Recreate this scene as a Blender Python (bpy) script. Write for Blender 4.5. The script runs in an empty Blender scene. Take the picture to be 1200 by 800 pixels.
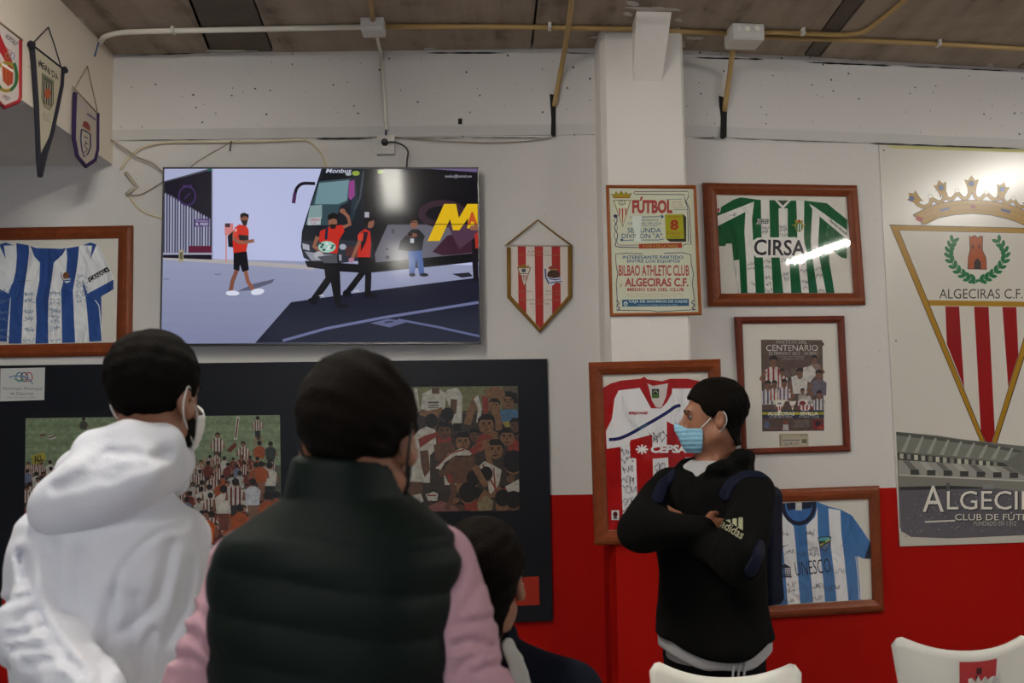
import bpy, bmesh, math, random
import numpy as np
from mathutils import Vector, Matrix
random.seed(7)
SC = bpy.context.scene
COL = SC.collection
# ---------------------------------------------------------------- camera
F = 1170.0                                  # focal length in pixels of the 1200x800 frame
CAM = np.array([0.0, 0.0, 1.57])
CR = (Matrix.Rotation(math.radians(95.0), 3, 'X') @ Matrix.Rotation(math.radians(-0.72), 3, 'Z'))
CRN = np.array(CR)
cd = bpy.data.cameras.new('camera')
cd.sensor_width = 36.0
cd.lens = F / 1200 * 36.0
cd.clip_start = 0.05
cd.dof.use_dof = True
cd.dof.focus_distance = 4.9
cd.dof.aperture_fstop = 5.0
cam = bpy.data.objects.new('camera', cd)
COL.objects.link(cam)
cam.matrix_world = Matrix.Translation(Vector(CAM)) @ CR.to_4x4()
SC.camera = cam
# ---------------------------------------------------------------- world, light, exposure
SC.view_settings.view_transform = 'Standard'
SC.view_settings.look = 'None'
SC.view_settings.gamma = 1.0
SC.view_settings.use_curve_mapping = False
SC.view_settings.exposure = 0.45
EXPO = 2.0 ** SC.view_settings.exposure
w = bpy.data.worlds.new('world')
SC.world = w
w.use_nodes = True
bg = w.node_tree.nodes['Background']
bg.inputs[0].default_value = (0.80, 0.87, 1.0, 1)
bg.inputs[1].default_value = 0.10
def area_light(name, loc, rot, sx, sy, power, col):
    l = bpy.data.lights.new(name, 'AREA')
    l.shape = 'RECTANGLE'; l.size = sx; l.size_y = sy; l.energy = power; l.color = col
    o = bpy.data.objects.new(name, l); COL.objects.link(o)
    o.location = loc; o.rotation_euler = rot
    return o
# soft daylight added behind the camera, its opening unseen (the room is open on that side)
area_light('rear_daylight_fill', (-1.6, -3.6, 1.9), (math.radians(90), 0, math.radians(-8)), 3.6, 2.6, 34, (0.72, 0.84, 1.0))
# ---------------------------------------------------------------- projection helpers
def ray(px, py):
    d = CRN @ np.array([(px - 600) / F, -(py - 400) / F, -1.0])
    return d
def at(px, py, Y):                          # the point seen at a photo position, at depth Y
    d = ray(px, py); return CAM + d * (Y / d[1])
def at_z(px, py, Z):
    d = ray(px, py); return CAM + d * ((Z - CAM[2]) / d[2])
class Plane:
    def __init__(s, o, u, v=(0, 0, 1)):
        s.o = np.array(o, float); s.u = np.array(u, float); s.u /= np.linalg.norm(s.u)
        s.v = np.array(v, float); s.v /= np.linalg.norm(s.v)
        s.n = np.cross(s.u, s.v)            # towards the room
    def uv(s, px, py, off=0.0):
        d = ray(px, py); o = s.o + s.n * off
        t = np.dot(o - CAM, s.n) / np.dot(d, s.n)
        p = CAM + d * t - o
        return np.array([np.dot(p, s.u), np.dot(p, s.v)])
    def P(s, u, v, off=0.0):
        return s.o + s.u * u + s.v * v + s.n * off
    def hit(s, px, py, off=0.0):
        a = s.uv(px, py, off); return s.P(a[0], a[1], off)
YW = 5.2
WL = Plane((0, YW, 0), (1, 0, 0))                             # wall with the television
HX = 0.69
TH = math.radians(10)
WR = Plane((HX, YW, 0), (math.cos(TH), math.sin(TH), 0))      # wall right of the column, turned away a little
# ---------------------------------------------------------------- colours and materials
def lin(c):
    return c / 12.92 if c <= 0.04045 else ((c + 0.055) / 1.055) ** 2.4
def hexc(h):
    return tuple(lin(int(h[i:i + 2], 16) / 255) for i in (0, 2, 4))
ILL = 0.42                                   # light falling on the wall: seen value / albedo
def alb(h, ill=None):                        # albedo of a thing seen in colour h on this wall
    i = ill or ILL
    a = [min(0.9, c / i) for c in hexc(h)]
    k = 1 - 0.55 * (max(a) - min(a)) / (max(a) + 1e-6)      # dyes and inks are deeper than they look at first sight
    return tuple(c * k for c in a)
MATS = {}
def mat(name, col, rough=0.6, metal=0.0, bump=0.0, bscale=60.0, var=0.0, vscale=6.0, emit=None, coat=0.0, detail=4, sheen=0.0, spec=None):
    if name in MATS: return MATS[name]
    m = bpy.data.materials.new(name); m.use_nodes = True
    nt = m.node_tree; b = nt.nodes['Principled BSDF']
    b.inputs['Base Color'].default_value = (*col, 1)
    b.inputs['Roughness'].default_value = rough
    b.inputs['Metallic'].default_value = metal
    if coat: b.inputs['Coat Weight'].default_value = coat
    if sheen: b.inputs['Sheen Weight'].default_value = sheen
    if spec is not None: b.inputs['Specular IOR Level'].default_value = spec
    tc = nt.nodes.new('ShaderNodeTexCoord')
    if var:
        n = nt.nodes.new('ShaderNodeTexNoise'); n.inputs['Scale'].default_value = vscale; n.inputs['Detail'].default_value = detail
        nt.links.new(tc.outputs['Object'], n.inputs['Vector'])
        mx = nt.nodes.new('ShaderNodeMix'); mx.data_type = 'RGBA'
        mx.inputs[6].default_value = (*[c * (1 - var) for c in col], 1)
        mx.inputs[7].default_value = (*[min(1, c * (1 + var)) for c in col], 1)
        nt.links.new(n.outputs['Fac'], mx.inputs[0]); nt.links.new(mx.outputs[2], b.inputs['Base Color'])
    if bump:
        n2 = nt.nodes.new('ShaderNodeTexNoise'); n2.inputs['Scale'].default_value = bscale; n2.inputs['Detail'].default_value = 5
        nt.links.new(tc.outputs['Object'], n2.inputs['Vector'])
        bp = nt.nodes.new('ShaderNodeBump'); bp.inputs['Strength'].default_value = bump; bp.inputs['Distance'].default_value = 0.02
        nt.links.new(n2.outputs['Fac'], bp.inputs['Height']); nt.links.new(bp.outputs['Normal'], b.inputs['Normal'])
    MATS[name] = m
    return m
def print_mat(name, rough=0.5, wrinkle=0.0, wscale=9.0, emit=0.0, spec=0.3, mottle=0.0):
    """flat print / dyed cloth: the colour of each printed shape comes from the mesh"""
    if name in MATS: return MATS[name]
    m = bpy.data.materials.new(name); m.use_nodes = True
    nt = m.node_tree; b = nt.nodes['Principled BSDF']
    a = nt.nodes.new('ShaderNodeAttribute'); a.attribute_name = 'ink'
    b.inputs['Roughness'].default_value = rough
    b.inputs['Specular IOR Level'].default_value = spec
    if emit:
        b.inputs['Base Color'].default_value = (0.01, 0.01, 0.012, 1)
        nt.links.new(a.outputs['Color'], b.inputs['Emission Color']); b.inputs['Emission Strength'].default_value = emit
    else:
        nt.links.new(a.outputs['Color'], b.inputs['Base Color'])
        if mottle:                                              # uneven tones of a printed photograph
            tc = nt.nodes.new('ShaderNodeTexCoord'); n = nt.nodes.new('ShaderNodeTexNoise'); n.inputs['Scale'].default_value = 42; n.inputs['Detail'].default_value = 5; n.inputs['Roughness'].default_value = 0.7
            mr = nt.nodes.new('ShaderNodeMapRange'); mr.inputs['From Min'].default_value = 0.3; mr.inputs['From Max'].default_value = 0.7; mr.inputs['To Min'].default_value = 1 - mottle; mr.inputs['To Max'].default_value = 1 + mottle
            vm = nt.nodes.new('ShaderNodeVectorMath'); vm.operation = 'SCALE'
            nt.links.new(tc.outputs['Object'], n.inputs['Vector']); nt.links.new(n.outputs['Fac'], mr.inputs['Value']); nt.links.new(a.outputs['Color'], vm.inputs[0]); nt.links.new(mr.outputs[0], vm.inputs['Scale']); nt.links.new(vm.outputs[0], b.inputs['Base Color'])
    if wrinkle:
        tc = nt.nodes.new('ShaderNodeTexCoord')
        mp = nt.nodes.new('ShaderNodeMapping'); mp.inputs['Scale'].default_value = (1.0, 1.0, 0.45); mp.inputs['Rotation'].default_value = (0, 0.5, 0)
        n = nt.nodes.new('ShaderNodeTexNoise'); n.inputs['Scale'].default_value = wscale; n.inputs['Detail'].default_value = 2; n.inputs['Distortion'].default_value = 1.2
        bp = nt.nodes.new('ShaderNodeBump'); bp.inputs['Strength'].default_value = wrinkle; bp.inputs['Distance'].default_value = 0.06
        nt.links.new(tc.outputs['Object'], mp.inputs['Vector']); nt.links.new(mp.outputs['Vector'], n.inputs['Vector'])
        nt.links.new(n.outputs['Fac'], bp.inputs['Height']); nt.links.new(bp.outputs['Normal'], b.inputs['Normal'])
    MATS[name] = m
    return m
def glass_mat(name, rough=0.02, tint=(1, 1, 1), ior=1.45):
    if name in MATS: return MATS[name]
    m = bpy.data.materials.new(name); m.use_nodes = True
    nt = m.node_tree; nt.nodes.remove(nt.nodes['Principled BSDF'])
    out = nt.nodes['Material Output']
    t = nt.nodes.new('ShaderNodeBsdfTransparent'); t.inputs[0].default_value = (*tint, 1)
    g = nt.nodes.new('ShaderNodeBsdfGlossy'); g.inputs['Roughness'].default_value = rough
    fr = nt.nodes.new('ShaderNodeFresnel'); fr.inputs[0].default_value = ior
    mx = nt.nodes.new('ShaderNodeMixShader')
    nt.links.new(fr.outputs[0], mx.inputs[0]); nt.links.new(t.outputs[0], mx.inputs[1]); nt.links.new(g.outputs[0], mx.inputs[2])
    nt.links.new(mx.outputs[0], out.inputs[0])
    MATS[name] = m
    return m
# ---------------------------------------------------------------- object helpers
def tag(o, label, cat, group=None):
    o['label'] = label; o['category'] = cat
    if group: o['group'] = group
    return o
def struct(o):
    o['kind'] = 'structure'; return o
def empty(name, loc=(0, 0, 0), rz=0.0):
    o = bpy.data.objects.new(name, None); COL.objects.link(o)
    o.location = loc; o.rotation_euler = (0, 0, rz); o.empty_display_size = 0.05
    return o
def link(name, me, m=None, parent=None, local=False):
    """mesh data given in world coordinates (or local to the parent)"""
    o = bpy.data.objects.new(name, me); COL.objects.link(o)
    if m is not None:
        for mm in (m if isinstance(m, (list, tuple)) else [m]): me.materials.append(mm)
    if parent is not None:
        o.parent = parent
        if not local: o.matrix_parent_inverse = parent_world(parent).inverted()
    return o
def parent_world(p):
    M = p.matrix_basis.copy()
    if p.parent: M = parent_world(p.parent) @ p.matrix_parent_inverse @ M
    return M
def mesh(name, verts, faces, m=None, parent=None, smooth=False, local=False, mi=None):
    me = bpy.data.meshes.new(name)
    me.from_pydata([tuple(map(float, v)) for v in verts], [], [tuple(map(int, f)) for f in faces])
    me.update()
    if smooth: me.polygons.foreach_set('use_smooth', [True] * len(me.polygons))
    if mi is not None: me.polygons.foreach_set('material_index', mi)
    return link(name, me, m, parent, local)
def bm_obj(name, bm, m=None, parent=None, smooth=False, local=False):
    me = bpy.data.meshes.new(name); bm.normal_update(); bm.to_mesh(me); bm.free()
    if smooth: me.polygons.foreach_set('use_smooth', [True] * len(me.polygons))
    return link(name, me, m, parent, local)
def bm_box(bm, c, s, R=None, bev=0.0):
    r = bmesh.ops.create_cube(bm, size=1.0)
    vs = r['verts']
    for v in vs: v.co = Vector((v.co.x * s[0], v.co.y * s[1], v.co.z * s[2]))
    if bev:
        es = list({e for v in vs for e in v.link_edges})
        rr = bmesh.ops.bevel(bm, geom=es, offset=bev, segments=2, affect='EDGES', profile=0.5)
        vs = list({v for f in rr['faces'] for v in f.verts} | {v for v in vs if v.is_valid})
    for v in vs:
        co = v.co.copy()
        if R is not None: co = R @ co
        v.co = co + Vector(c)
    return vs
def box_obj(name, c, s, m, parent=None, R=None, bev=0.0, local=False):
    bm = bmesh.new(); bm_box(bm, c, s, R, bev); return bm_obj(name, bm, m, parent, local=local)
def prism(name, poly, z0, z1, m, parent=None):
    n = len(poly)
    v = [(p[0], p[1], z0) for p in poly] + [(p[0], p[1], z1) for p in poly]
    f = [tuple(range(n))[::-1], tuple(range(n, 2 * n))] + [(i, (i + 1) % n, n + (i + 1) % n, n + i) for i in range(n)]
    return mesh(name, v, f, m, parent)
def smooth_path(pts, n=8):
    """Catmull-Rom through points"""
    P = [np.array(p, float) for p in pts]
    if len(P) < 3: return P
    P = [2 * P[0] - P[1]] + P + [2 * P[-1] - P[-2]]
    out = []
    for i in range(1, len(P) - 2):
        for k in range(n):
            t = k / n
            out.append(0.5 * (2 * P[i] + (P[i + 1] - P[i - 1]) * t + (2 * P[i - 1] - 5 * P[i] + 4 * P[i + 1] - P[i + 2]) * t * t + (3 * P[i] - P[i - 1] - 3 * P[i + 1] + P[i + 2]) * t ** 3))
    out.append(P[-2])
    return out
def tube_data(pts, r, seg=8):
    P = [np.array(p, float) for p in pts]; n = len(P)
    rs = r if hasattr(r, '__len__') else [r] * n
    V = []; Fc = []
    up = None
    for i in range(n):
        t = P[min(i + 1, n - 1)] - P[max(i - 1, 0)]; t = t / (np.linalg.norm(t) + 1e-12)
        if up is None:
            a = np.array([0, 0, 1.0]) if abs(t[2]) < 0.9 else np.array([1.0, 0, 0])
            up = np.cross(t, a)
        up = up - t * np.dot(up, t); up = up / (np.linalg.norm(up) + 1e-12)
        s = np.cross(t, up)
        for k in range(seg):
            an = 2 * math.pi * k / seg
            V.append(P[i] + rs[i] * (math.cos(an) * up + math.sin(an) * s))
    for i in range(n - 1):
        for k in range(seg):
            a = i * seg + k; b = i * seg + (k + 1) % seg
            Fc.append((a, b, b + seg, a + seg))
    Fc.append(tuple(range(seg))[::-1]); Fc.append(tuple(range((n - 1) * seg, n * seg)))
    return V, Fc
def tube(name, pts, r, m, parent=None, seg=8, sm=0):
    if sm: pts = smooth_path(pts, sm)
    V, Fc = tube_data(pts, r, seg)
    return mesh(name, V, Fc, m, parent, smooth=True)
# ---------------------------------------------------------------- printed surfaces
_tc = {}
def text_mesh(s, bold=0.0):
    k = (s, bold)
    if k not in _tc:
        cu = bpy.data.curves.new('lettering', 'FONT'); cu.body = s; cu.resolution_u = 3; cu.offset = bold
        o = bpy.data.objects.new('lettering', cu)
        me = bpy.data.meshes.new_from_object(o)
        V = np.array([v.co[:2] for v in me.vertices]) if len(me.vertices) else np.zeros((0, 2))
        Fs = [tuple(p.vertices) for p in me.polygons]
        bpy.data.objects.remove(o); bpy.data.curves.remove(cu); bpy.data.meshes.remove(me)
        _tc[k] = (V, Fs)
    return _tc[k]
def clip_poly(P, Q):
    out = list(P)
    for i in range(len(Q)):
        a, b = Q[i], Q[(i + 1) % len(Q)]; src = out; out = []
        side = lambda p: (b[0] - a[0]) * (p[1] - a[1]) - (b[1] - a[1]) * (p[0] - a[0])
        for k in range(len(src)):
            p, q = src[k], src[(k + 1) % len(src)]; sp, sq = side(p), side(q)
            if sp >= 0: out.append(p)
            if sp * sq < 0: t = sp / (sp - sq); out.append((p[0] + (q[0] - p[0]) * t, p[1] + (q[1] - p[1]) * t))
        if not out: return []
    return out
class Print:
    """Shapes laid on a plane of the place, each a hair above the one before; coordinates in a crop of the photo."""
    STEP = 1.0e-5
    def __init__(s, plane, off, crop=(0, 0, 1.0), ill=None, emit=False):
        s.pl = plane; s.off = off; s.x0, s.y0, s.k = crop; s.V = []; s.F = []; s.C = []; s.n = 0; s.ill = ill; s.emit = emit; s.clip = None
    def col(s, c):
        if isinstance(c, str): c = tuple(x / EXPO for x in hexc(c)) if s.emit else alb(c, s.ill)
        return c
    def add(s, pts, faces, c):
        s.n += 1; h = s.off + s.n * s.STEP; c = s.col(c)
        pts = [(s.x0 + p[0] / s.k, s.y0 + p[1] / s.k) for p in pts]
        if s.clip:                                     # keep to the sheet the shapes are printed on
            np_, nf = [], []
            for f in faces:
                q = clip_poly([pts[i] for i in f], s.clip)
                if len(q) > 2: nf.append(tuple(range(len(np_), len(np_) + len(q)))); np_ += q
            pts, faces = np_, nf
        b = len(s.V)
        for p in pts:
            uv = s.pl.uv(p[0], p[1], s.off)
            s.V.append(s.pl.P(uv[0], uv[1], h))
        for f in faces: s.F.append(tuple(b + i for i in f)); s.C.append(c)
    def poly(s, pts, c):
        s.add(pts, [tuple(range(len(pts)))], c)
    def rect(s, x0, y0, x1, y1, c): s.poly([(x0, y0), (x1, y0), (x1, y1), (x0, y1)], c)
    def ell(s, cx, cy, rx, ry, c, rot=0.0, n=16):
        ca, sa = math.cos(rot), math.sin(rot)
        s.poly([(cx + rx * math.cos(t) * ca - ry * math.sin(t) * sa, cy + rx * math.cos(t) * sa + ry * math.sin(t) * ca) for t in [2 * math.pi * i / n for i in range(n)]], c)
    def ring(s, cx, cy, r, w, c, n=20, ry=None):
        ry = ry or r
        pts = []; f = []
        for i in range(n):
            t = 2 * math.pi * i / n
            pts += [(cx + (r - w / 2) * math.cos(t), cy + (ry - w / 2) * math.sin(t)), (cx + (r + w / 2) * math.cos(t), cy + (ry + w / 2) * math.sin(t))]
        for i in range(n):
            j = (i + 1) % n; f.append((2 * i, 2 * i + 1, 2 * j + 1, 2 * j))
        s.add(pts, f, c)
    def line(s, pts, wd, c, sm=0, closed=False):
        P = [np.array(p, float) for p in pts]
        if closed: P = P + [P[0]]
        if sm: P = smooth_path(P, sm)
        out = []; f = []
        for i, p in enumerate(P):
            t = P[min(i + 1, len(P) - 1)] - P[max(i - 1, 0)]; t = t / (np.linalg.norm(t) + 1e-9)
            nn = np.array([-t[1], t[0]]) * wd / 2
            out += [p + nn, p - nn]
        for i in range(len(P) - 1): f.append((2 * i, 2 * i + 1, 2 * i + 3, 2 * i + 2))
        s.add(out, f, c)
    def text(s, t, x0, y0, x1, y1, c, rot=0.0, shear=0.0, bold=0.0):
        """fit the lettering into the box (y down), rotated about its centre"""
        V, Fs = text_mesh(t, bold)
        if not len(V): return
        lo = V.min(0); hi = V.max(0)
        w, h = x1 - x0, y1 - y0; cx, cy = (x0 + x1) / 2, (y0 + y1) / 2
        ca, sa = math.cos(math.radians(rot)), math.sin(math.radians(rot))
        pts = []
        for v in V:
            a = ((v[0] - lo[0]) / (hi[0] - lo[0]) - 0.5) * w; b = -((v[1] - lo[1]) / (hi[1] - lo[1]) - 0.5) * h
            a -= shear * b
            pts.append((cx + a * ca - b * sa, cy + a * sa + b * ca))
        s.add(pts, Fs, c)
    def scrib(s, x0, y0, x1, y1, c='202028', wd=1.6, seed=0, n=14):
        r = random.Random(seed); pts = []
        for i in range(n):
            t = i / (n - 1)
            pts.append((x0 + (x1 - x0) * (t + r.uniform(-.16, .16)), y0 + (y1 - y0) * r.random()))
        s.line(pts, wd, c, sm=4)
    def build(s, name, m, parent=None):
        o = mesh(name, s.V, s.F, m, parent)
        a = o.data.attributes.new('ink', 'FLOAT_COLOR', 'FACE')
        a.data.foreach_set('color', [x for c in s.C for x in (*c, 1.0)])
        return o
# ================================================================ structure
H = 3.59
ZB = 3.122                      # underside of the concrete edge beam
ZR = 1.228                      # top of the red paint
def wall_paint(name, col, speck=0.0, grime=0.08):
    m = mat(name, col, rough=0.62, bump=0.12, bscale=14, var=grime, vscale=1.6)
    if speck:
        nt = m.node_tree; b = nt.nodes['Principled BSDF']
        tc = nt.nodes['Texture Coordinate']
        src = b.inputs['Base Color'].links[0].from_socket
        vo = nt.nodes.new('ShaderNodeTexVoronoi'); vo.voronoi_dimensions = '2D'; vo.inputs['Scale'].default_value = 14
        mp = nt.nodes.new('ShaderNodeMapping'); mp.inputs['Rotation'].default_value = (math.radians(90), 0, 0)
        nt.links.new(tc.outputs['Object'], mp.inputs['Vector']); nt.links.new(mp.outputs[0], vo.inputs['Vector'])
        wn = nt.nodes.new('ShaderNodeTexWhiteNoise'); wn.noise_dimensions = '3D'
        nt.links.new(vo.outputs['Color'], wn.inputs['Vector'])
        mu = nt.nodes.new('ShaderNodeMath'); mu.operation = 'MULTIPLY'; mu.inputs[1].default_value = speck
        pw = nt.nodes.new('ShaderNodeMath'); pw.operation = 'POWER'; pw.inputs[1].default_value = 3.0
        nt.links.new(wn.outputs['Value'], pw.inputs[0]); nt.links.new(pw.outputs[0], mu.inputs[0])
        lt = nt.nodes.new('ShaderNodeMath'); lt.operation = 'LESS_THAN'
        nt.links.new(vo.outputs['Distance'], lt.inputs[0]); nt.links.new(mu.outputs[0], lt.inputs[1])
        mx = nt.nodes.new('ShaderNodeMix'); mx.data_type = 'RGBA'; mx.inputs[7].default_value = (0.07, 0.065, 0.06, 1)
        nt.links.new(lt.outputs[0], mx.inputs[0]); nt.links.new(src, mx.inputs[6]); nt.links.new(mx.outputs[2], b.inputs['Base Color'])
    return m
M_white = wall_paint('white_wall_paint', (0.66, 0.63, 0.605), speck=0.028, grime=0.05)
M_beam = wall_paint('white_beam_paint', (0.66, 0.63, 0.61), speck=0.085, grime=0.07)
M_band = wall_paint('shaded_band_paint', (0.57, 0.55, 0.53), grime=0.12)  # shade at the beam's foot put into a greyer paint
M_red = mat('red_wall_paint', (0.34, 0.0035, 0.0012), rough=0.6, spec=0.1, bump=0.05, bscale=10, var=0.08, vscale=2)
M_lintel = wall_paint('cream_lintel_paint', (0.68, 0.60, 0.50), speck=0.05)
M_soffit = wall_paint('grey_soffit_paint', (0.60, 0.58, 0.57))
M_col = wall_paint('column_paint', (0.80, 0.76, 0.72), grime=0.04)
M_dark = mat('dark_gap', (0.012, 0.011, 0.010), rough=0.9)
# floor of terrazzo tiles
M_floor = mat('terrazzo_floor', (0.33, 0.30, 0.27), rough=0.35, var=0.35, vscale=90)
struct(mesh('floor', [(-6, -6, 0), (7, -6, 0), (7, 7.5, 0), (-6, 7.5, 0)], [(0, 1, 2, 3)], M_floor))
def stained_concrete():
    m = mat('stained_concrete', (0.20, 0.165, 0.135), rough=0.9, bump=0.25, bscale=30)
    nt = m.node_tree; b = nt.nodes['Principled BSDF']; tc = nt.nodes['Texture Coordinate']
    mp = nt.nodes.new('ShaderNodeMapping'); mp.inputs['Scale'].default_value = (3.4, 0.35, 1); mp.inputs['Rotation'].default_value = (0, 0, 0.10)
    n = nt.nodes.new('ShaderNodeTexNoise'); n.inputs['Scale'].default_value = 1.5; n.inputs['Detail'].default_value = 6; n.inputs['Roughness'].default_value = 0.6
    n2 = nt.nodes.new('ShaderNodeTexNoise'); n2.inputs['Scale'].default_value = 9; n2.inputs['Detail'].default_value = 8
    nt.links.new(tc.outputs['Object'], mp.inputs['Vector']); nt.links.new(mp.outputs[0], n.inputs['Vector']); nt.links.new(tc.outputs['Object'], n2.inputs['Vector'])
    r = nt.nodes.new('ShaderNodeValToRGB'); e = r.color_ramp.elements
    e[0].position = 0.30; e[0].color = (0.13, 0.10, 0.078, 1)
    e[1].position = 0.62; e[1].color = (0.37, 0.30, 0.24, 1)
    k = e.new(0.45); k.color = (0.30, 0.24, 0.19, 1)
    ad = nt.nodes.new('ShaderNodeMath'); ad.operation = 'MULTIPLY_ADD'; ad.inputs[1].default_value = 0.35; 
    nt.links.new(n2.outputs['Fac'], ad.inputs[0])
    su = nt.nodes.new('ShaderNodeMath'); su.operation = 'SUBTRACT'; su.inputs[1].default_value = 0.175
    nt.links.new(n.outputs['Fac'], su.inputs[0]); nt.links.new(su.outputs[0], ad.inputs[2])
    nt.links.new(ad.outputs[0], r.inputs[0]); nt.links.new(r.outputs[0], b.inputs['Base Color'])
    return m
M_conc = stained_concrete()
M_conc_dark = mat('damp_concrete', (0.12, 0.096, 0.076), rough=0.9, var=0.3, vscale=8, bump=0.2, bscale=30)
ceil = struct(mesh('ceiling', [(-6, -6, H + .05), (-6, 7.5, H + .05), (7, 7.5, H + .05), (7, -6, H + .05)], [(0, 1, 2, 3)], M_dark))
# concrete slabs of the ceiling, joints at the cracks seen in the photo
def cz(px, py, z=H): return at_z(px, py, z)
joints = [-6.0]
edges = []
for a, b in [((262, 62), (300, 0)), ((330, 62), (346, 0)), ((625, 59), (641, 0)), ((937, 70), (976, 0)), ((957, 70), (1010, 0)), ((1186, 84), (1300, 0))]:
    A, B = cz(*a), cz(*b)
    sl = (B[0] - A[0]) / (B[1] - A[1]) * 0.35
    edges.append((A[0] + sl * (5.2 - A[1]), sl))
edges = [(-6.0, 0.0)] + edges + [(7.0, 0.0)]
for i in range(len(edges) - 1):
    (xa, sa), (xb, sb) = edges[i], edges[i + 1]
    g = 0.006
    dark = i in (1, 4)
    q = [(xa + sa * 2.3 + g, 7.5), (xa - sa * 9 + g, -6), (xb - sb * 9 - g, -6), (xb + sb * 2.3 - g, 7.5)]
    prism('ceiling_slab', q, H + (0.004 if dark else 0), H + .04, M_conc_dark if dark else M_conc, ceil)
# back wall: white above, red paint below
def wall(name, pl, u0, u1):
    v = [pl.P(u0, 0), pl.P(u1, 0), pl.P(u1, ZR), pl.P(u0, ZR), pl.P(u1, H), pl.P(u0, H)]
    return struct(mesh(name, v, [(0, 1, 2, 3), (3, 2, 4, 5)], [M_red, M_white], mi=[0, 1]))
wall('wall_back', WL, -6.0, HX + .02)
wall('wall_right', WR, 0.0, 6.2)
# concrete edge beam over both walls, standing a little proud with a sloped greyer band at its foot
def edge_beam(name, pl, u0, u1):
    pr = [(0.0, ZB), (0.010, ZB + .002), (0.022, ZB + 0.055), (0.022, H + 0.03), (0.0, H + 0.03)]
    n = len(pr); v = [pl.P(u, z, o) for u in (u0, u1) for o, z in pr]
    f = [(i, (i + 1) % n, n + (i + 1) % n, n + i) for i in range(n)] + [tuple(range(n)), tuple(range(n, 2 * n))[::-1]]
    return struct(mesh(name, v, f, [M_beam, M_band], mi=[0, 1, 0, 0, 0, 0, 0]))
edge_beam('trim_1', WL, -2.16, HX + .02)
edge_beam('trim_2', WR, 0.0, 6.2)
# black seams where plaster has fallen out along the foot and the head of the beam
def seam(name, pl, segs, off, parent=None):
    V = []; Fc = []
    r = random.Random(3)
    for (xa, ya), (xb, yb), wd in segs:
        n = max(3, int(abs(xb - xa) / 9)); b = len(V)
        for i in range(n + 1):
            t = i / n; x = xa + (xb - xa) * t; y = ya + (yb - ya) * t
            h = wd * r.uniform(.25, 1.0) if 0 < i < n else 0.1
            V += [pl.hit(x, y - h / 2, off), pl.hit(x, y + h / 2, off)]
        for i in range(n): Fc.append((b + 2 * i, b + 2 * i + 1, b + 2 * i + 3, b + 2 * i + 2))
    return struct(mesh(name, V, Fc, M_dark, parent))
seam('trim_3', WL, [((236, 59.5), (272, 59), 3.2), ((285, 59), (300, 59), 3), ((140, 65), (228, 62.5), 1.4), ((500, 62), (592, 62), 2.4), ((660, 62), (698, 62.5), 1.6)], 0.024)
seam('trim_4', WL, [((150, 164), (250, 163.5), 1.0), ((370, 162.5), (440, 162), 2.2), ((460, 162), (640, 161.5), 1.2)], 0.014)
seam('trim_5', WR, [((812, 67.5), (895, 69.5), 3.0), ((945, 73), (1045, 77), 2.6), ((1060, 77.5), (1180, 83), 1.6)], 0.024)
seam('trim_6', WR, [((812, 161.5), (842, 162), 2.0), ((856, 162.5), (1000, 167), 1.0), ((1020, 167.5), (1196, 174), 1.6)], 0.014)
# two vertical slots broken through the beam
def slot(name, pl, pts):
    v = [pl.hit(x, y, 0.024) for x, y in pts] + [pl.hit(x, y, 0.0) for x, y in pts]; n = len(pts)
    return struct(mesh(name, v, [tuple(range(n))] + [(i, (i + 1) % n, n + (i + 1) % n, n + i) for i in range(n)], M_dark))
slot('trim_7', WL, [(644, 110), (650, 111), (649, 121), (651.5, 124), (651, 159), (648, 160.5), (645.5, 158), (646, 140), (645, 124)])
slot('trim_8', WR, [(842, 112), (849, 114), (849, 122), (852, 128), (851.5, 160), (848, 163), (844, 162), (844.5, 138), (843, 124)])
# column with chamfered left edge, red below
def Lx(px, off): return float(WL.uv(px, 300, off)[0])
cp = [(Lx(700.5, 0), YW + .01), (Lx(707, .22), YW - .22), (Lx(714.5, .28), YW - .28), (Lx(804, .28), YW - .28), (Lx(806.5, .25), YW - .25), (Lx(806.5, .25) + .01, YW + .2)]
n = len(cp); v = [(x, y, z) for z in (0, ZR, H + .03) for x, y in cp]
f = [(i, i + 1, n + i + 1, n + i) for i in range(n - 1)] + [(n + i, n + i + 1, 2 * n + i + 1, 2 * n + i) for i in range(n - 1)]
column = struct(mesh('wall_column', v, f, [M_red, M_col], mi=[0] * (n - 1) + [1] * (n - 1)))
WC = Plane((0, YW - .28, 0), (1, 0, 0))     # front face of the column
# slanted stub of a beam between column head and ceiling
a0, a1 = WC.hit(741.5, 94.5), WC.hit(775.5, 95.5)
b0, b1 = cz(746, 13), cz(787, 14)
v = [a0, a1, b1, b0, (a0[0], a0[1], H), (a1[0], a1[1], H)]
struct(mesh('trim_9', v, [(0, 1, 2, 3), (0, 3, 4), (1, 5, 2), (0, 4, 5, 1)], M_col))
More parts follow.
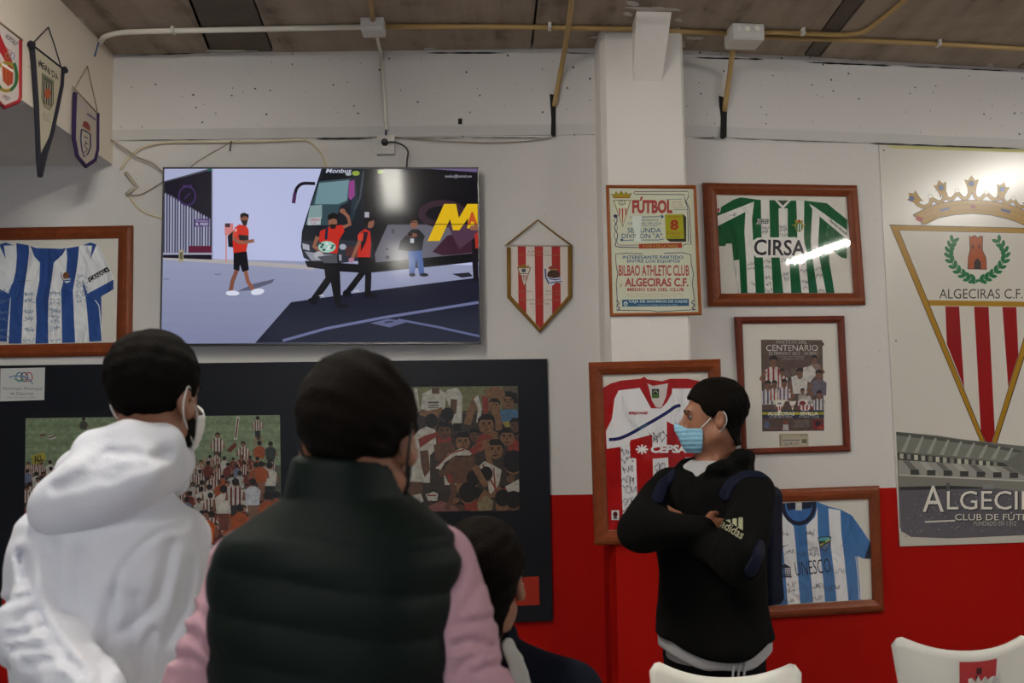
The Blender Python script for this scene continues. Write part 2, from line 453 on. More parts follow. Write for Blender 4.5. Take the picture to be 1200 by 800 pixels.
# plaster smeared on the ceiling round the stub and the column head
M_plaster = mat('plaster_smear', (0.52, 0.49, 0.46), rough=0.9, bump=0.3, bscale=80)
def smear(px, py, rx, ry, rot, seed):
    r = random.Random(seed); pts = []
    for i in range(14):
        t = 2 * math.pi * i / 14; q = r.uniform(.55, 1.1)
        x = rx * q * math.cos(t); y = ry * q * math.sin(t)
        pts.append(at_z(px + x * math.cos(rot) - y * math.sin(rot), py + x * math.sin(rot) + y * math.cos(rot), H - .003))
    v = pts + [p + np.array([0, 0, .004]) for p in pts]; k = len(pts)
    mesh('plaster_smear', v, [tuple(range(k))] + [(i, (i + 1) % k, k + (i + 1) % k, k + i) for i in range(k)], M_plaster, ceil)
for i, s in enumerate([(766, 11, 36, 2.6, .03), (742, 5, 9, 2.5, .2), (733, 34, 9, 3, .1), (736, 17, 7, 2.5, .3), (718, 47, 22, 3.5, -.12), (706, 53, 12, 3, -.2), (797, 51, 8, 4, .6), (795, 24, 6, 2, .2), (815, 45, 12, 2, 0), (700, 44, 12, 1.5, -.1), (612, 58.5, 12, 1.6, 0), (505, 57.5, 8, 1.3, 0), (270, 60, 30, 1.2, 0), (955, 69, 14, 1.8, .05), (830, 64, 22, 1.6, .05), (992, 71, 6, 2.4, 0), (1160, 77, 5, 2.6, .1), (96, 25, 6, 2, .9)]):
    smear(*s, 40 + i)
# lintel beam on the left, running towards the viewer
ZL = 2.994
fa = WL.hit(132, 193); fb = at_z(22, 110, ZL)
dr = (fa - fb); dr /= np.linalg.norm(dr); dr = np.array([dr[0] * .6, dr[1], 0]); dr /= np.linalg.norm(dr)
fa = np.array([fa[0], YW, 0]); ff = fa - dr * 5.5
v = [(x, y, z) for z in (ZL, H + .03) for x, y in ((fa[0], fa[1]), (ff[0], ff[1]), (-4.4, ff[1]), (-4.4, fa[1]))]
struct(mesh('wall_left', v, [(0, 1, 2, 3), (0, 4, 5, 1), (1, 5, 6, 2), (2, 6, 7, 3)], [M_soffit, M_lintel], mi=[0, 1, 1, 1]))
LF = Plane(fa, -dr * -1.0)                   # face of the lintel (u runs towards the back wall)
LF = Plane(fa, dr)
# chipped dark line along the lintel's lower arris
tube_pts = [fa + np.array([0, 0, ZL]) - dr * t for t in np.linspace(0.02, 3.2, 12)]
# ---------------------------------------------------------------- fluorescent fittings behind the viewer
M_fit = mat('lamp_housing', (0.75, 0.75, 0.73), rough=0.4)
M_tube = bpy.data.materials.new('fluorescent_tube'); M_tube.use_nodes = True
bb = M_tube.node_tree.nodes['Principled BSDF']; bb.inputs['Emission Color'].default_value = (1.0, 0.965, 0.87, 1); bb.inputs['Emission Strength'].default_value = 140
def fitting(x, y, dx, label):
    e = empty('ceiling_light', (x, y, H))
    e.rotation_euler = (0, 0, dx)
    box_obj('housing', (0, 0, -.03), (.17, 1.5, .06), M_fit, e, bev=.008, local=True)
    for s in (-1, 1):
        V, Fc = tube_data([(s * .045, -.71, -.078), (s * .045, .71, -.078)], .013, 10)
        mesh('tube', V, Fc, M_tube, e, smooth=True, local=True)
        for t in (-1, 1): box_obj('tube_holder', (s * .045, t * .725, -.075), (.03, .03, .035), M_fit, e, local=True)
    tag(e, label, 'lamp', 'fluorescent ceiling lights'); return e
fitting(-0.95, 2.3, -0.10, 'twin-tube fluorescent fitting on the ceiling in front of the television')
fitting(-1.25, -1.0, -0.06, 'twin-tube fluorescent fitting on the ceiling by the open rear of the room, television side')
fitting(4.75, 3.45, 0.22, 'twin-tube fluorescent fitting on the ceiling close to the crest poster wall')
fitting(5.35, 0.55, 0.17, 'twin-tube fluorescent fitting on the ceiling far from the television wall')
# ================================================================ things on the walls
def setcrop(p, x0, y0, k): p.x0, p.y0, p.k = x0, y0, k
M_paper = print_mat('printed_paper', 0.55)
M_photo = print_mat('glossy_photo_print', 0.35, spec=0.3, mottle=0.32)
M_cloth = print_mat('jersey_cloth', 0.85, wrinkle=0.85, wscale=8.0, spec=0.15)
M_vinyl = print_mat('vinyl_print', 0.25, spec=0.25)
M_flag = print_mat('pennant_satin', 0.6, wrinkle=0.12, wscale=12)
M_screen = print_mat('screen_picture', 0.10, emit=0.94, spec=0.12)
M_glass = glass_mat('picture_glass', 0.03)
def wood(name, c, c2):
    m = mat(name, c, rough=0.42, bump=0.05, bscale=120, spec=0.22)
    nt = m.node_tree; b = nt.nodes['Principled BSDF']; tc = nt.nodes['Texture Coordinate']
    mp = nt.nodes.new('ShaderNodeMapping'); mp.inputs['Scale'].default_value = (9, 9, 9)
    nn = nt.nodes.new('ShaderNodeTexNoise'); nn.inputs['Scale'].default_value = 3; nn.inputs['Detail'].default_value = 6
    r = nt.nodes.new('ShaderNodeValToRGB'); r.color_ramp.elements[0].color = (*c2, 1); r.color_ramp.elements[1].color = (*c, 1)
    r.color_ramp.elements[0].position = 0.35; r.color_ramp.elements[1].position = 0.65
    nt.links.new(tc.outputs['Object'], mp.inputs[0]); nt.links.new(mp.outputs[0], nn.inputs[0]); nt.links.new(nn.outputs['Fac'], r.inputs[0]); nt.links.new(r.outputs[0], b.inputs['Base Color'])
    return m
M_wood = wood('reddish_wood_moulding', (0.20, 0.044, 0.011), (0.16, 0.034, 0.008))
M_wood_dark = wood('mahogany_moulding', (0.15, 0.026, 0.010), (0.12, 0.020, 0.008))
M_pine = wood('thin_honey_wood', (0.34, 0.095, 0.022), (0.29, 0.078, 0.018))
M_backing = mat('white_backing_card', alb('a09c94'), rough=0.8)
def quad_px(pl, crop, pts, off): return [pl.uv(crop[0] + x / crop[2], crop[1] + y / crop[2], off) for x, y in pts]
def slab(name, pl, uvs, o0, o1, m, parent=None):
    n = len(uvs)
    v = [pl.P(a[0], a[1], o0) for a in uvs] + [pl.P(a[0], a[1], o1) for a in uvs]
    f = [tuple(range(n)), tuple(range(n, 2 * n))] + [(i, (i + 1) % n, n + (i + 1) % n, n + i) for i in range(n)]
    return mesh(name, v, f, m, parent)
def framed(name, label, cat, pl, crop, outer, inner, m, off=0.0, deep=0.030, glass=True, group=None, backing=None):
    """picture frame of four mitred rails, backing card and glass; corners clockwise from top left"""
    ou = quad_px(pl, crop, outer, off + deep * .6); inn = quad_px(pl, crop, inner, off + deep * .4)
    c = sum(ou) / 4; lo = min(a[1] for a in ou)
    e = empty(name, pl.P(c[0], lo, off)); tag(e, label, cat, group)
    prof = [(0, 0.0), (0, .55), (.10, .78), (.30, 1.0), (.55, .98), (.80, .72), (.93, .50), (1, .42), (1, .0)]
    for i in range(4):
        j = (i + 1) % 4; V = []
        for a, b in ((ou[i], inn[i]), (ou[j], inn[j])):
            for t, h in prof: V.append(pl.P(*(a + (b - a) * t), off + deep * h + 0.001))
        n = len(prof)
        f = [(k, k + 1, n + k + 1, n + k) for k in range(n - 1)] + [tuple(range(n)), tuple(range(n, 2 * n))]
        mesh('frame_rail', V, f, m, e, smooth=False)
    grow = lambda q, k: [sum(q) / 4 + (a - sum(q) / 4) * k for a in q]
    slab('backing_card', pl, grow(inn, 1.02), off + .001, off + .003, backing or M_backing, e)
    if glass: slab('glass_pane', pl, grow(inn, 1.01), off + deep * .36, off + deep * .36 + .0015, M_glass, e)
    return e
def cloth_slab(p, pts, c, th=0.004):
    """the body of a jersey: an outline with thickness"""
    n = len(pts); b = len(p.V)
    for o in (p.off - th, p.off):
        for x, y in pts:
            uv = p.pl.uv(p.x0 + x / p.k, p.y0 + y / p.k, p.off); p.V.append(p.pl.P(uv[0], uv[1], o))
    col = p.col(c)
    for f in [tuple(range(n)), tuple(range(n, 2 * n))] + [(i, (i + 1) % n, n + (i + 1) % n, n + i) for i in range(n)]:
        p.F.append(tuple(b + i for i in f)); p.C.append(col)
OFJ = 0.0055
WHT = 'a5a29f'
# ---------------------------------------------------------------- green and white striped jersey
CB = (820, 205, 5.0)
e = framed('framed_jersey', 'wood-framed green and white striped jersey reading CIRSA', 'framed jersey', WR, CB,
           [(20, 45), (922, 60), (973, 760), (55, 768)], [(97, 113), (865, 125), (905, 692), (125, 695)], M_wood)
p = Print(WR, OFJ, CB)
G = '0d5a34'
cloth_slab(p, [(455, 148), (350, 145), (240, 131), (200, 143), (130, 185), (104, 212), (105, 300), (112, 415), (148, 416), (156, 402), (190, 400), (200, 500), (233, 496), (243, 692), (790, 690), (775, 600), (760, 515), (755, 420), (830, 482), (862, 490), (864, 262), (745, 165), (620, 150), (520, 150)], G)
p.poly([(103, 240), (320, 155), (270, 215), (104, 300)], WHT)
p.poly([(640, 168), (672, 186), (862, 322), (864, 378), (700, 240), (660, 200)], WHT)
p.poly([(268, 216), (318, 160), (306, 260), (318, 480), (328, 690), (280, 690), (272, 500), (262, 330)], WHT)
p.poly([(358, 145), (408, 146), (412, 360), (430, 690), (382, 690), (362, 350)], WHT)
p.poly([(462, 195), (515, 195), (516, 360), (536, 690), (490, 690), (468, 480)], WHT)
p.poly([(566, 150), (612, 151), (610, 360), (640, 690), (597, 690), (575, 480)], WHT)
p.poly([(660, 195), (702, 240), (694, 400), (700, 480), (740, 689), (692, 690), (660, 480), (650, 390)], WHT)
p.poly([(440, 148), (487, 200), (535, 148), (520, 148), (487, 180), (456, 148)], WHT)
p.poly([(456, 149), (487, 178), (520, 149)], '2c3a30')
p.line([(205, 505), (218, 600), (236, 690)], 8, WHT)
j = p.build('jersey', M_cloth, e)
p = Print(WR, OFJ + .0008, CB)
p.poly([(310, 385), (340, 366), (560, 364), (606, 380), (640, 482), (560, 484), (330, 482), (312, 460)], WHT)
p.text('CIRSA', 318, 378, 620, 472, '14141c', rot=1.0, bold=0.02)
p.build('sponsor_lettering', M_cloth, j)
p = Print(WR, OFJ + .0008, CB)
p.ell(583, 300, 24, 34, 'b89a3a'); p.ell(583, 302, 19, 28, '1d6a44')
p.rect(574, 284, 580, 326, WHT); p.rect(588, 284, 594, 326, WHT)
p.poly([(562, 280), (556, 262), (572, 270), (582, 256), (592, 270), (606, 262), (602, 282)], 'b5952f'); p.ell(582, 270, 10, 6, 'a03028')
p.poly([(535, 290), (560, 292), (562, 302)], 'b89a3a'); p.poly([(626, 290), (606, 292), (604, 302)], 'b89a3a')
p.build('crest', M_cloth, j)
p = Print(WR, OFJ + .0008, CB)
p.text('RBB', 332, 256, 405, 288, WHT, shear=.25, bold=.07); p.text('RBB', 332, 258, 405, 286, '20242a', shear=.25, bold=.01)
p.build('maker_mark', M_cloth, j)
p = Print(WR, OFJ + .0008, CB); p.text('Real Betis Balompié', 750, 298, 876, 318, '1d4a34', rot=40, bold=.02); p.build('sleeve_lettering', M_cloth, j)
p = Print(WR, OFJ + .0008, CB); p.ell(112, 200, 11, 20, WHT); p.ell(110, 203, 6, 12, 'a02a28'); p.build('sleeve_badge', M_cloth, j)
p = Print(WR, OFJ + .0010, CB)
for i, (a, b) in enumerate([(385, 310), (385, 335), (490, 305), (490, 325), (490, 350), (300, 520), (300, 545), (320, 640), (400, 505), (400, 540), (400, 600), (405, 640), (405, 675), (500, 500), (505, 580), (505, 610), (600, 520), (605, 560), (620, 625), (625, 660), (665, 435), (700, 550), (705, 590), (715, 680), (195, 230)]):
    p.scrib(a - 20, b - 12, a + 20, b + 12, '34343c', 1.8, seed=i)
p.build('signatures', M_cloth, j)['kind'] = 'stuff'
# ---------------------------------------------------------------- blue and white striped jersey, left
CS = (0, 250, 4.446)
e = framed('framed_jersey', 'wood-framed blue and white jersey with a CANAL sleeve patch', 'framed jersey', WL, CS,
           [(-190, 78), (690, 62), (684, 740), (-196, 754)], [(-117, 140), (617, 128), (606, 672), (-123, 688)], M_wood)
p = Print(WL, OFJ, CS)
B = '24488a'
rt = [(345, 178), (430, 166), (470, 150), (505, 160), (522, 182), (552, 245), (590, 330), (592, 395), (528, 432), (530, 664)]
lf = [(500 - x, y) for x, y in rt]
cloth_slab(p, [(165, 172)] + [(250, 184)] + rt + [(300, 676), (200, 678)] + lf[::-1], 'a3a4aa')
def mir(pts): return [(500 - x, y) for x, y in pts]
p.poly([(158, 168), (185, 180), (325, 184), (345, 179), (325, 215), (280, 256), (268, 350), (252, 450), (250, 560), (252, 676), (184, 678), (190, 560), (186, 450), (205, 350), (208, 256), (180, 225)], B)
p.poly([(345, 182), (412, 170), (408, 225), (398, 300), (380, 400), (386, 560), (392, 672), (324, 675), (322, 560), (318, 400), (345, 300), (350, 230)], B)
p.poly([(150, 166), (85, 154), (88, 225), (82, 300), (58, 400), (50, 560), (45, 678), (112, 678), (116, 560), (125, 400), (140, 300), (152, 200)], B)
p.poly([(430, 166), (470, 151), (504, 161), (470, 240), (480, 168)], B); p.poly(mir([(430, 166), (470, 151), (504, 161), (470, 240), (480, 168)]), B)
p.poly([(456, 418), (591, 345), (592, 395), (528, 432), (530, 664), (465, 668), (458, 560), (448, 450), (432, 380), (428, 355), (440, 372)], B)
p.poly(mir([(456, 418), (591, 345), (592, 395), (528, 432), (530, 664), (465, 668), (458, 560), (448, 450), (432, 380), (428, 355), (440, 372)]), B)
p.line([(495, 450), (516, 480), (524, 560), (532, 662)], 5, 'a3a4aa')
p.line([(190, 228), (235, 245), (290, 235), (320, 205)], 3, '1a3468', sm=4)
j = p.build('jersey', M_cloth, e)
p = Print(WL, OFJ + .0008, CS)
p.poly([(457, 336), (558, 278), (574, 298), (464, 360)], '101010')
p.text('CANAL+', 460, 309, 570, 329, 'c8c8c4', rot=-29.5, bold=.0)
p.build('sleeve_patch', M_cloth, j)
p = Print(WL, OFJ + .0008, CS)
p.ell(344, 325, 17, 20, '7a4a20'); p.ell(340, 320, 7, 8, '5a3418')
p.poly([(330, 342), (368, 338), (366, 356), (346, 364), (334, 354)], '9aa2b4'); p.poly([(330, 347), (368, 344), (367, 350), (332, 353)], '2c4c90')
p.line([(318, 308), (320, 330), (332, 352)], 4, '1c2c50')
p.build('crest', M_cloth, j)
p = Print(WL, OFJ + .0008, CS)
p.poly([(88, 352), (100, 359), (175, 346), (110, 354)], '181c28')
for i in range(34):
    a = [80, 150, 215, 290, 350, 430][i % 6] + 0; b = 400 + (i // 6) * 48 + (i * 17) % 23
    a = {0: 20, 1: 150, 2: 285, 3: 425, 4: 150, 5: 285}[i % 6]
    if a == 425: b = 330 + (i // 6) * 25
    p.scrib(a - 26, b - 12, a + 26, b + 12, '5a7088', 2.0, seed=100 + i)
p.build('signatures', M_cloth, j)['kind'] = 'stuff'
# ---------------------------------------------------------------- red and white jersey on the column
CC = (680, 410, 3.335)
COLF = .30 - .02
e = framed('framed_jersey', 'wood-framed red and white jersey with CEPSA on the chest', 'framed jersey', WC, CC,
           [(33, 48), (548, 35), (568, 752), (56, 762)], [(87, 97), (500, 85), (522, 698), (108, 707)], M_wood, deep=.034)
p = Print(WC, .006, CC)
R_ = 'b81414'; W_ = 'a8a4a6'
cloth_slab(p, [(88, 148), (120, 130), (160, 119), (235, 112), (250, 104), (262, 114), (320, 122), (350, 112), (420, 112), (470, 122), (498, 140), (518, 690), (110, 704)], R_)
p.poly([(150, 158), (232, 148), (278, 228), (318, 228), (352, 150), (440, 150), (470, 180), (480, 300), (492, 370), (420, 350), (380, 300), (338, 278), (338, 372), (283, 384), (280, 330), (196, 352), (192, 372), (158, 378), (104, 386), (100, 318), (124, 268), (134, 190)], W_)
p.poly([(252, 126), (284, 140), (344, 130), (338, 180), (318, 226), (296, 224), (276, 190)], '9a9290')
p.poly([(236, 114), (252, 106), (266, 140), (286, 222), (276, 226), (256, 190)], R_)
p.poly([(345, 116), (362, 112), (358, 170), (338, 205), (316, 228), (336, 180)], R_)
p.poly([(158, 378), (194, 372), (196, 420), (218, 424), (224, 600), (228, 690), (168, 700), (163, 560)], W_)
p.poly([(283, 425), (343, 420), (350, 560), (352, 690), (290, 694), (286, 560)], W_)
p.poly([(410, 420), (455, 418), (462, 560), (468, 690), (418, 690)], W_)
for x in (112, 230, 300, 425): p.line([(x, 500), (x + 6, 600), (x + 14, 690)], 2, '9a1010', sm=3)
j = p.build('jersey', M_cloth, e)
p = Print(WC, .0068, CC)
p.text('CEPSA', 276, 370, 420, 402, 'bdb4b0', shear=.18, bold=.05)
for k in range(4):
    a = math.pi / 4 * k; p.line([(241 - 24 * math.cos(a), 388 - 19 * math.sin(a)), (241 + 24 * math.cos(a), 388 + 19 * math.sin(a))], 7, 'bdb4b0')
p.build('sponsor_lettering', M_cloth, j)
p = Print(WC, .0068, CC)
seg = [(112, 350), (150, 346), (190, 330), (230, 308), (270, 285), (310, 262), (345, 240), (370, 222), (392, 216)]
p.line(seg, 13, '1c2058', sm=4); p.line([(232, 308), (262, 290)], 9, '35506a')
p.build('marker_stroke', M_cloth, j)
p = Print(WC, .0068, CC)
p.text('ERJOGE', 190, 241, 264, 254, 'a8201c', shear=.2, bold=.05); p.build('maker_mark', M_cloth, j); p = Print(WC, .0068, CC)
p.rect(280, 152, 308, 188, '1c241c'); p.rect(282, 172, 307, 188, '4a6a2a'); p.line([(284, 166), (294, 158), (304, 168)], 2, '9a9a90'); p.build('neck_label', M_cloth, j); p = Print(WC, .0068, CC)
p.rect(122, 626, 152, 664, '9c9a98'); p.ell(137, 642, 9, 11, '501818'); p.rect(130, 652, 144, 660, '404048')
p.build('hem_label', M_cloth, j)
p = Print(WC, .0070, CC)
for i, (a, b, s) in enumerate([(176, 400, 1), (186, 430, 1.2), (186, 465, 1), (190, 510, 1.2), (190, 545, 1.2), (190, 590, 1.2), (305, 330, 1.3), (305, 350, 1), (315, 450, 1), (315, 480, 1.1), (318, 520, 1), (190, 620, 1)]):
    p.scrib(a - 22 * s, b - 15 * s, a + 22 * s, b + 15 * s, '20202c', 2.0, seed=200 + i)
p.build('signatures', M_cloth, j)['kind'] = 'stuff'
# ---------------------------------------------------------------- light blue and white jersey
CM = (870, 560, 4.706)
e = framed('framed_jersey', 'wood-framed sky blue and white jersey reading UNESCO', 'framed jersey', WR, CM,
           [(-130, 74), (755, 42), (782, 735), (-105, 790)], [(-60, 142), (700, 115), (720, 670), (-40, 718)], M_wood)
p = Print(WR, OFJ, CM); p.clip = [(CM[0] + x / CM[2], CM[1] + y / CM[2]) for x, y in [(-64, 138), (703, 111), (724, 674), (-44, 722)]]
S = '3f6fb2'
cloth_slab(p, [(212, 138), (410, 130), (480, 158), (545, 174), (603, 205), (660, 285), (702, 350), (708, 442), (670, 444), (634, 428), (655, 671), (400, 684), (60, 712), (-30, 700), (0, 440), (-45, 460), (-50, 360), (60, 200), (150, 152)], S)
p.poly([(212, 160), (225, 205), (283, 266), (296, 400), (306, 540), (320, 690), (250, 698), (240, 560), (228, 420), (215, 300)], W_)
p.poly([(352, 262), (400, 215), (414, 160), (416, 300), (432, 440), (446, 560), (456, 680), (390, 686), (380, 560), (362, 400)], W_)
p.poly([(474, 166), (540, 178), (545, 300), (562, 440), (574, 560), (585, 676), (520, 680), (508, 540), (490, 400), (480, 280)], W_)
p.poly([(100, 170), (140, 160), (165, 400), (178, 560), (186, 700), (118, 706), (112, 560)], W_)
p.line([(625, 432), (638, 540), (645, 668)], 4, W_); p.line([(636, 432), (648, 540), (654, 668)], 4, W_)
p.line([(545, 380), (590, 300), (604, 210)], 2.5, '2f578e', sm=4)
p.ell(311, 150, 96, 112, '14162a', n=28); p.ell(311, 145, 76, 94, '3a68aa', n=28)
p.poly([(200, 60), (430, 50), (430, 128), (212, 139)], 'a09c94')
p.poly([(240, 138), (292, 134), (292, 170), (250, 178)], '14162a'); p.poly([(328, 134), (390, 131), (380, 165), (328, 172)], '14162a')
p.rect(293, 134, 328, 178, '8f8f8c')
p.poly([(704, 350), (713, 380), (709, 444), (674, 444), (686, 400)], '12142a')
j = p.build('jersey', M_cloth, e)
p = Print(WR, OFJ + .0008, CM)
p.text('UNESCO', 290, 452, 486, 530, '161a34', rot=-6, bold=-.005)
p.rect(196, 540, 272, 548, '161a34'); p.rect(200, 532, 268, 537, '161a34'); p.poly([(196, 498), (234, 472), (270, 494)], '161a34')
p.rect(200, 500, 268, 504, '161a34')
for i in range(6): p.rect(204 + i * 11.5, 506, 209 + i * 11.5, 532, '161a34')
p.build('sponsor_lettering', M_cloth, j)
p = Print(WR, OFJ + .0008, CM)
p.poly([(415, 328), (450, 320), (490, 322), (486, 365), (460, 405), (428, 385)], '2a2430'); p.poly([(420, 332), (452, 325), (485, 327), (482, 340), (424, 348)], '4f9ab8')
p.poly([(428, 365), (482, 332), (484, 342), (430, 376)], 'b0a860'); p.poly([(434, 382), (480, 352), (478, 368), (458, 398)], '5a7090'); p.ell(452, 355, 8, 8, '50781e')
p.build('crest', M_cloth, j)
p = Print(WR, OFJ + .0008, CM); p.poly([(190, 380), (205, 390), (262, 364), (210, 380)], '161a34'); p.build('maker_mark', M_cloth, j)
p = Print(WR, OFJ + .0010, CM)
for i, (a, b) in enumerate([(235, 303), (370, 295), (372, 310), (260, 405), (392, 395), (395, 420), (540, 515), (268, 590), (265, 620), (405, 600), (430, 590), (470, 610), (520, 600), (150, 600), (135, 650), (258, 680), (420, 660), (215, 690), (330, 420)]):
    p.scrib(a - 24, b - 15, a + 24, b + 15, '30303c', 1.8, seed=300 + i)
p.build('signatures', M_cloth, j)['kind'] = 'stuff'
# ---------------------------------------------------------------- centenary match poster
CE = (855, 365, 4.573)
e = framed('framed_poster', 'mahogany-framed brown CENTENARIO match poster with a wide white mat', 'framed poster', WR, CE,
           [(28, 28), (615, 22), (650, 750), (70, 768)], [(68, 65), (580, 60), (612, 715), (92, 735)], M_wood_dark, deep=.026)
p = Print(WR, .0035, CE)
p.poly([(168, 150), (497, 152), (507, 638), (175, 642)], '4a3830')
for i in range(26):
    r = random.Random(i); x, y = r.uniform(190, 480), r.uniform(170, 520)
    p.ell(x, y, r.uniform(18, 45), r.uniform(14, 40), ['50403a', '463530', '54443a', '42322c'][i % 4], n=10)
def player(p, x, y, s, shirt, hair='1a1210', skin='6e4a38', stripes=None, arm=0):
    p.poly([(x - 26 * s, y + 22 * s), (x - 10 * s, y + 12 * s), (x + 10 * s, y + 12 * s), (x + 28 * s, y + 24 * s), (x + 26 * s, y + 70 * s), (x - 24 * s, y + 70 * s)], shirt)
    if stripes:
        for k in (-16, 0, 16): p.poly([(x + (k - 3) * s, y + 16 * s), (x + (k + 3) * s, y + 16 * s), (x + (k + 3) * s, y + 69 * s), (x + (k - 3) * s, y + 69 * s)], stripes)
    p.rect(x - 6 * s, y + 6 * s, x + 6 * s, y + 18 * s, skin)
    p.ell(x, y - 4 * s, 12 * s, 15 * s, skin, n=12); p.poly([(x - 12 * s, y - 3 * s), (x - 12 * s, y - 16 * s), (x - 4 * s, y - 23 * s), (x + 6 * s, y - 23 * s), (x + 13 * s, y - 14 * s), (x + 12 * s, y - 3 * s), (x + 8 * s, y - 11 * s), (x - 8 * s, y - 11 * s)], hair)
    p.rect(x - 6 * s, y - 4 * s, x - 2 * s, y - 2 * s, '2a1a14'); p.rect(x + 2 * s, y - 4 * s, x + 6 * s, y - 2 * s, '2a1a14')
    if arm: p.line([(x + arm * 24 * s, y + 26 * s), (x + arm * 40 * s, y + 50 * s), (x + arm * 20 * s, y + 64 * s)], 11 * s, skin)
W2 = '8f8a86'; R2 = '8a2424'
player(p, 235, 275, 1.7, W2, stripes=R2, arm=-1); player(p, 280, 330, 1.1, W2, stripes=R2)
player(p, 455, 262, 1.25, '6b5a50', arm=1); player(p, 375, 335, 1.5, W2, arm=-1); p.poly([(395, 300), (440, 290), (470, 330), (430, 380), (390, 360)], W2)
player(p, 478, 345, 1.5, '4c4650', arm=-1); player(p, 205, 400, 1.4, W2, stripes='3a3a58'); player(p, 240, 395, 1.2, W2, stripes=R2); player(p, 292, 390, 1.3, W2, stripes='5a3a60', arm=1)
player(p, 480, 450, 1.2, W2, stripes='3a3450'); p.poly([(330, 350), (360, 340), (380, 400), (340, 440)], W2); player(p, 390, 430, .9, '77716c')
p.poly([(375, 470), (430, 450), (450, 500), (380, 510)], '857f7a')
p.poly([(176, 528), (505, 528), (506, 570), (176, 572)], '26243a'); p.rect(176, 538, 506, 552, 'a09a28')
def mini_crest(p, cx, cy, w, h):
    p.poly([(cx - w, cy - h), (cx + w, cy - h), (cx, cy + h)], 'a89a70')
    p.poly([(cx - w * .85, cy - h * .9), (cx + w * .85, cy - h * .9), (cx, cy + h * .85)], 'a09a98')
    for k in (-.4, 0, .4): p.poly([(cx + (k - .1) * w, cy - .1 * h), (cx + (k + .1) * w, cy - .1 * h), (cx + (k * .6 + .08) * w, cy + .42 * h), (cx + (k * .6 - .08) * w, cy + .42 * h)], R2)
mini_crest(p, 267, 512, 34, 40); p.ell(267, 492, 12, 6, '605a58')
mini_crest(p, 337, 505, 20, 26)
p.poly([(366, 478), (444, 474), (446, 505), (420, 530), (385, 530), (366, 505)], 'a09a98')
for k in range(4): p.rect(370 + k * 20, 500, 379 + k * 20, 528, R2)
p.ell(390, 490, 18, 12, '702020'); p.ell(430, 488, 14, 11, '706a68')
p.text('ALGECIRAS', 205, 538, 347, 556, 'b0aa9c', bold=.015); p.text('SEVILLA', 377, 538, 473, 556, 'b0aa9c', bold=.015)
p.text('CLUB DE FUTBOL', 212, 559, 340, 569, '8a8684'); p.text('FUTBOL CLUB', 372, 559, 478, 569, '8a8684')
p.text('PARTIDO DEL', 252, 154, 413, 172, '8e8882', bold=-.01); p.text('CENTENARIO', 196, 178, 472, 211, '9e9892', bold=-.005)
p.text('22 FEBRERO 2012 - 20:00H', 208, 216, 462, 232, '8e8882', bold=-.01); p.text('ESTADIO NUEVO MIRADOR', 262, 238, 400, 246, '756c66'); p.text('ENTRADA UNICA', 276, 250, 398, 258, '756c66')
p.poly([(445, 580), (505, 578), (506, 630), (446, 632)], '7a1c1c'); p.ell(470, 600, 14, 14, '2c1414'); p.ell(492, 592, 10, 8, '40282a'); p.ell(488, 622, 14, 8, 'a03a20')
p.ell(200, 605, 15, 20, '4a5468'); p.rect(285, 605, 315, 636, '8a8480'); p.rect(286, 585, 312, 602, '7a4030'); p.line([(205, 628), (285, 626)], 5, '6a4040')
for k in range(5): p.line([(340, 585 + 8 * k), (425, 584 + 8 * k)], 2, '6c625c')
p.build('poster_print', M_photo, e)
p = Print(WR, .0035, CE)
p.poly([(265, 654), (421, 652), (424, 720), (268, 726)], '8d8470'); p.rect(276, 660, 414, 662, '6a6050'); p.line([(282, 690), (376, 688)], 4, '44405a'); p.rect(388, 683, 414, 704, '54503e'); p.scrib(290, 700, 370, 716, '5a4a70', 2, seed=5); p.scrib(380, 655, 414, 668, '4a4436', 2, seed=6); p.rect(268, 662, 276, 718, '6a6450')
p.build('match_ticket', M_paper, e)
# ---------------------------------------------------------------- football bill on the column
CF = (700, 205, 4.706)
e = framed('framed_poster', 'thin honey wood frame with a pale FUTBOL match bill on the column', 'framed poster', WC, CF,
           [(47, 55), (545, 55), (577, 772), (70, 778)], [(65, 71), (530, 75), (558, 755), (86, 762)], M_pine, deep=.018)
p = Print(WC, .0035, CF)
p.poly([(62, 69), (533, 73), (561, 757), (84, 764)], '9fa08e')
NV = '2c2444'; BL = '2c5a80'; RD = 'b04038'
def fancy(x0, y0, x1, y1, x2, y2, x3, y3):
    p.line([(x0, y0), (x1, y1)], 3, NV); p.line([(x1, y1), (x2, y2)], 3, NV); p.line([(x2, y2), (x3, y3)], 3, NV); p.line([(x3, y3), (x0, y0)], 3, NV)
p.line([(205, 92), (500, 90), (504, 120), (488, 145), (508, 180), (516, 385), (490, 380), (470, 390)], 4, NV)
p.line([(205, 92), (200, 100), (210, 106), (480, 108), (484, 140), (498, 180), (502, 370)], 4, NV); p.line([(96, 220), (110, 250), (94, 290), (112, 330), (100, 380), (112, 396), (228, 400)], 5, NV, sm=3); p.line([(108, 225), (92, 250), (112, 290), (92, 330), (110, 375), (125, 386), (228, 386)], 3, NV, sm=3); p.ell(100, 226, 12, 9, NV)
p.text('FÚTBOL', 192, 120, 414, 212, RD, bold=.05)
p.line([(380, 135), (465, 133)], 3, '4a6a70'); p.line([(420, 190), (495, 190)], 3, '4a6a70'); p.text('TEMPORADA', 410, 145, 470, 154, 'b07a68'); p.text('1983 - 1984', 410, 160, 470, 168, 'b07a68'); p.text('ALGECIRAS', 410, 174, 478, 182, 'b07a68')
p.line([(180, 232), (330, 230), (362, 222), (356, 240)], 4, BL); p.line([(130, 362), (200, 358), (340, 358), (368, 352)], 4, BL); p.ell(135, 358, 9, 7, BL); p.ell(358, 230, 8, 7, BL)
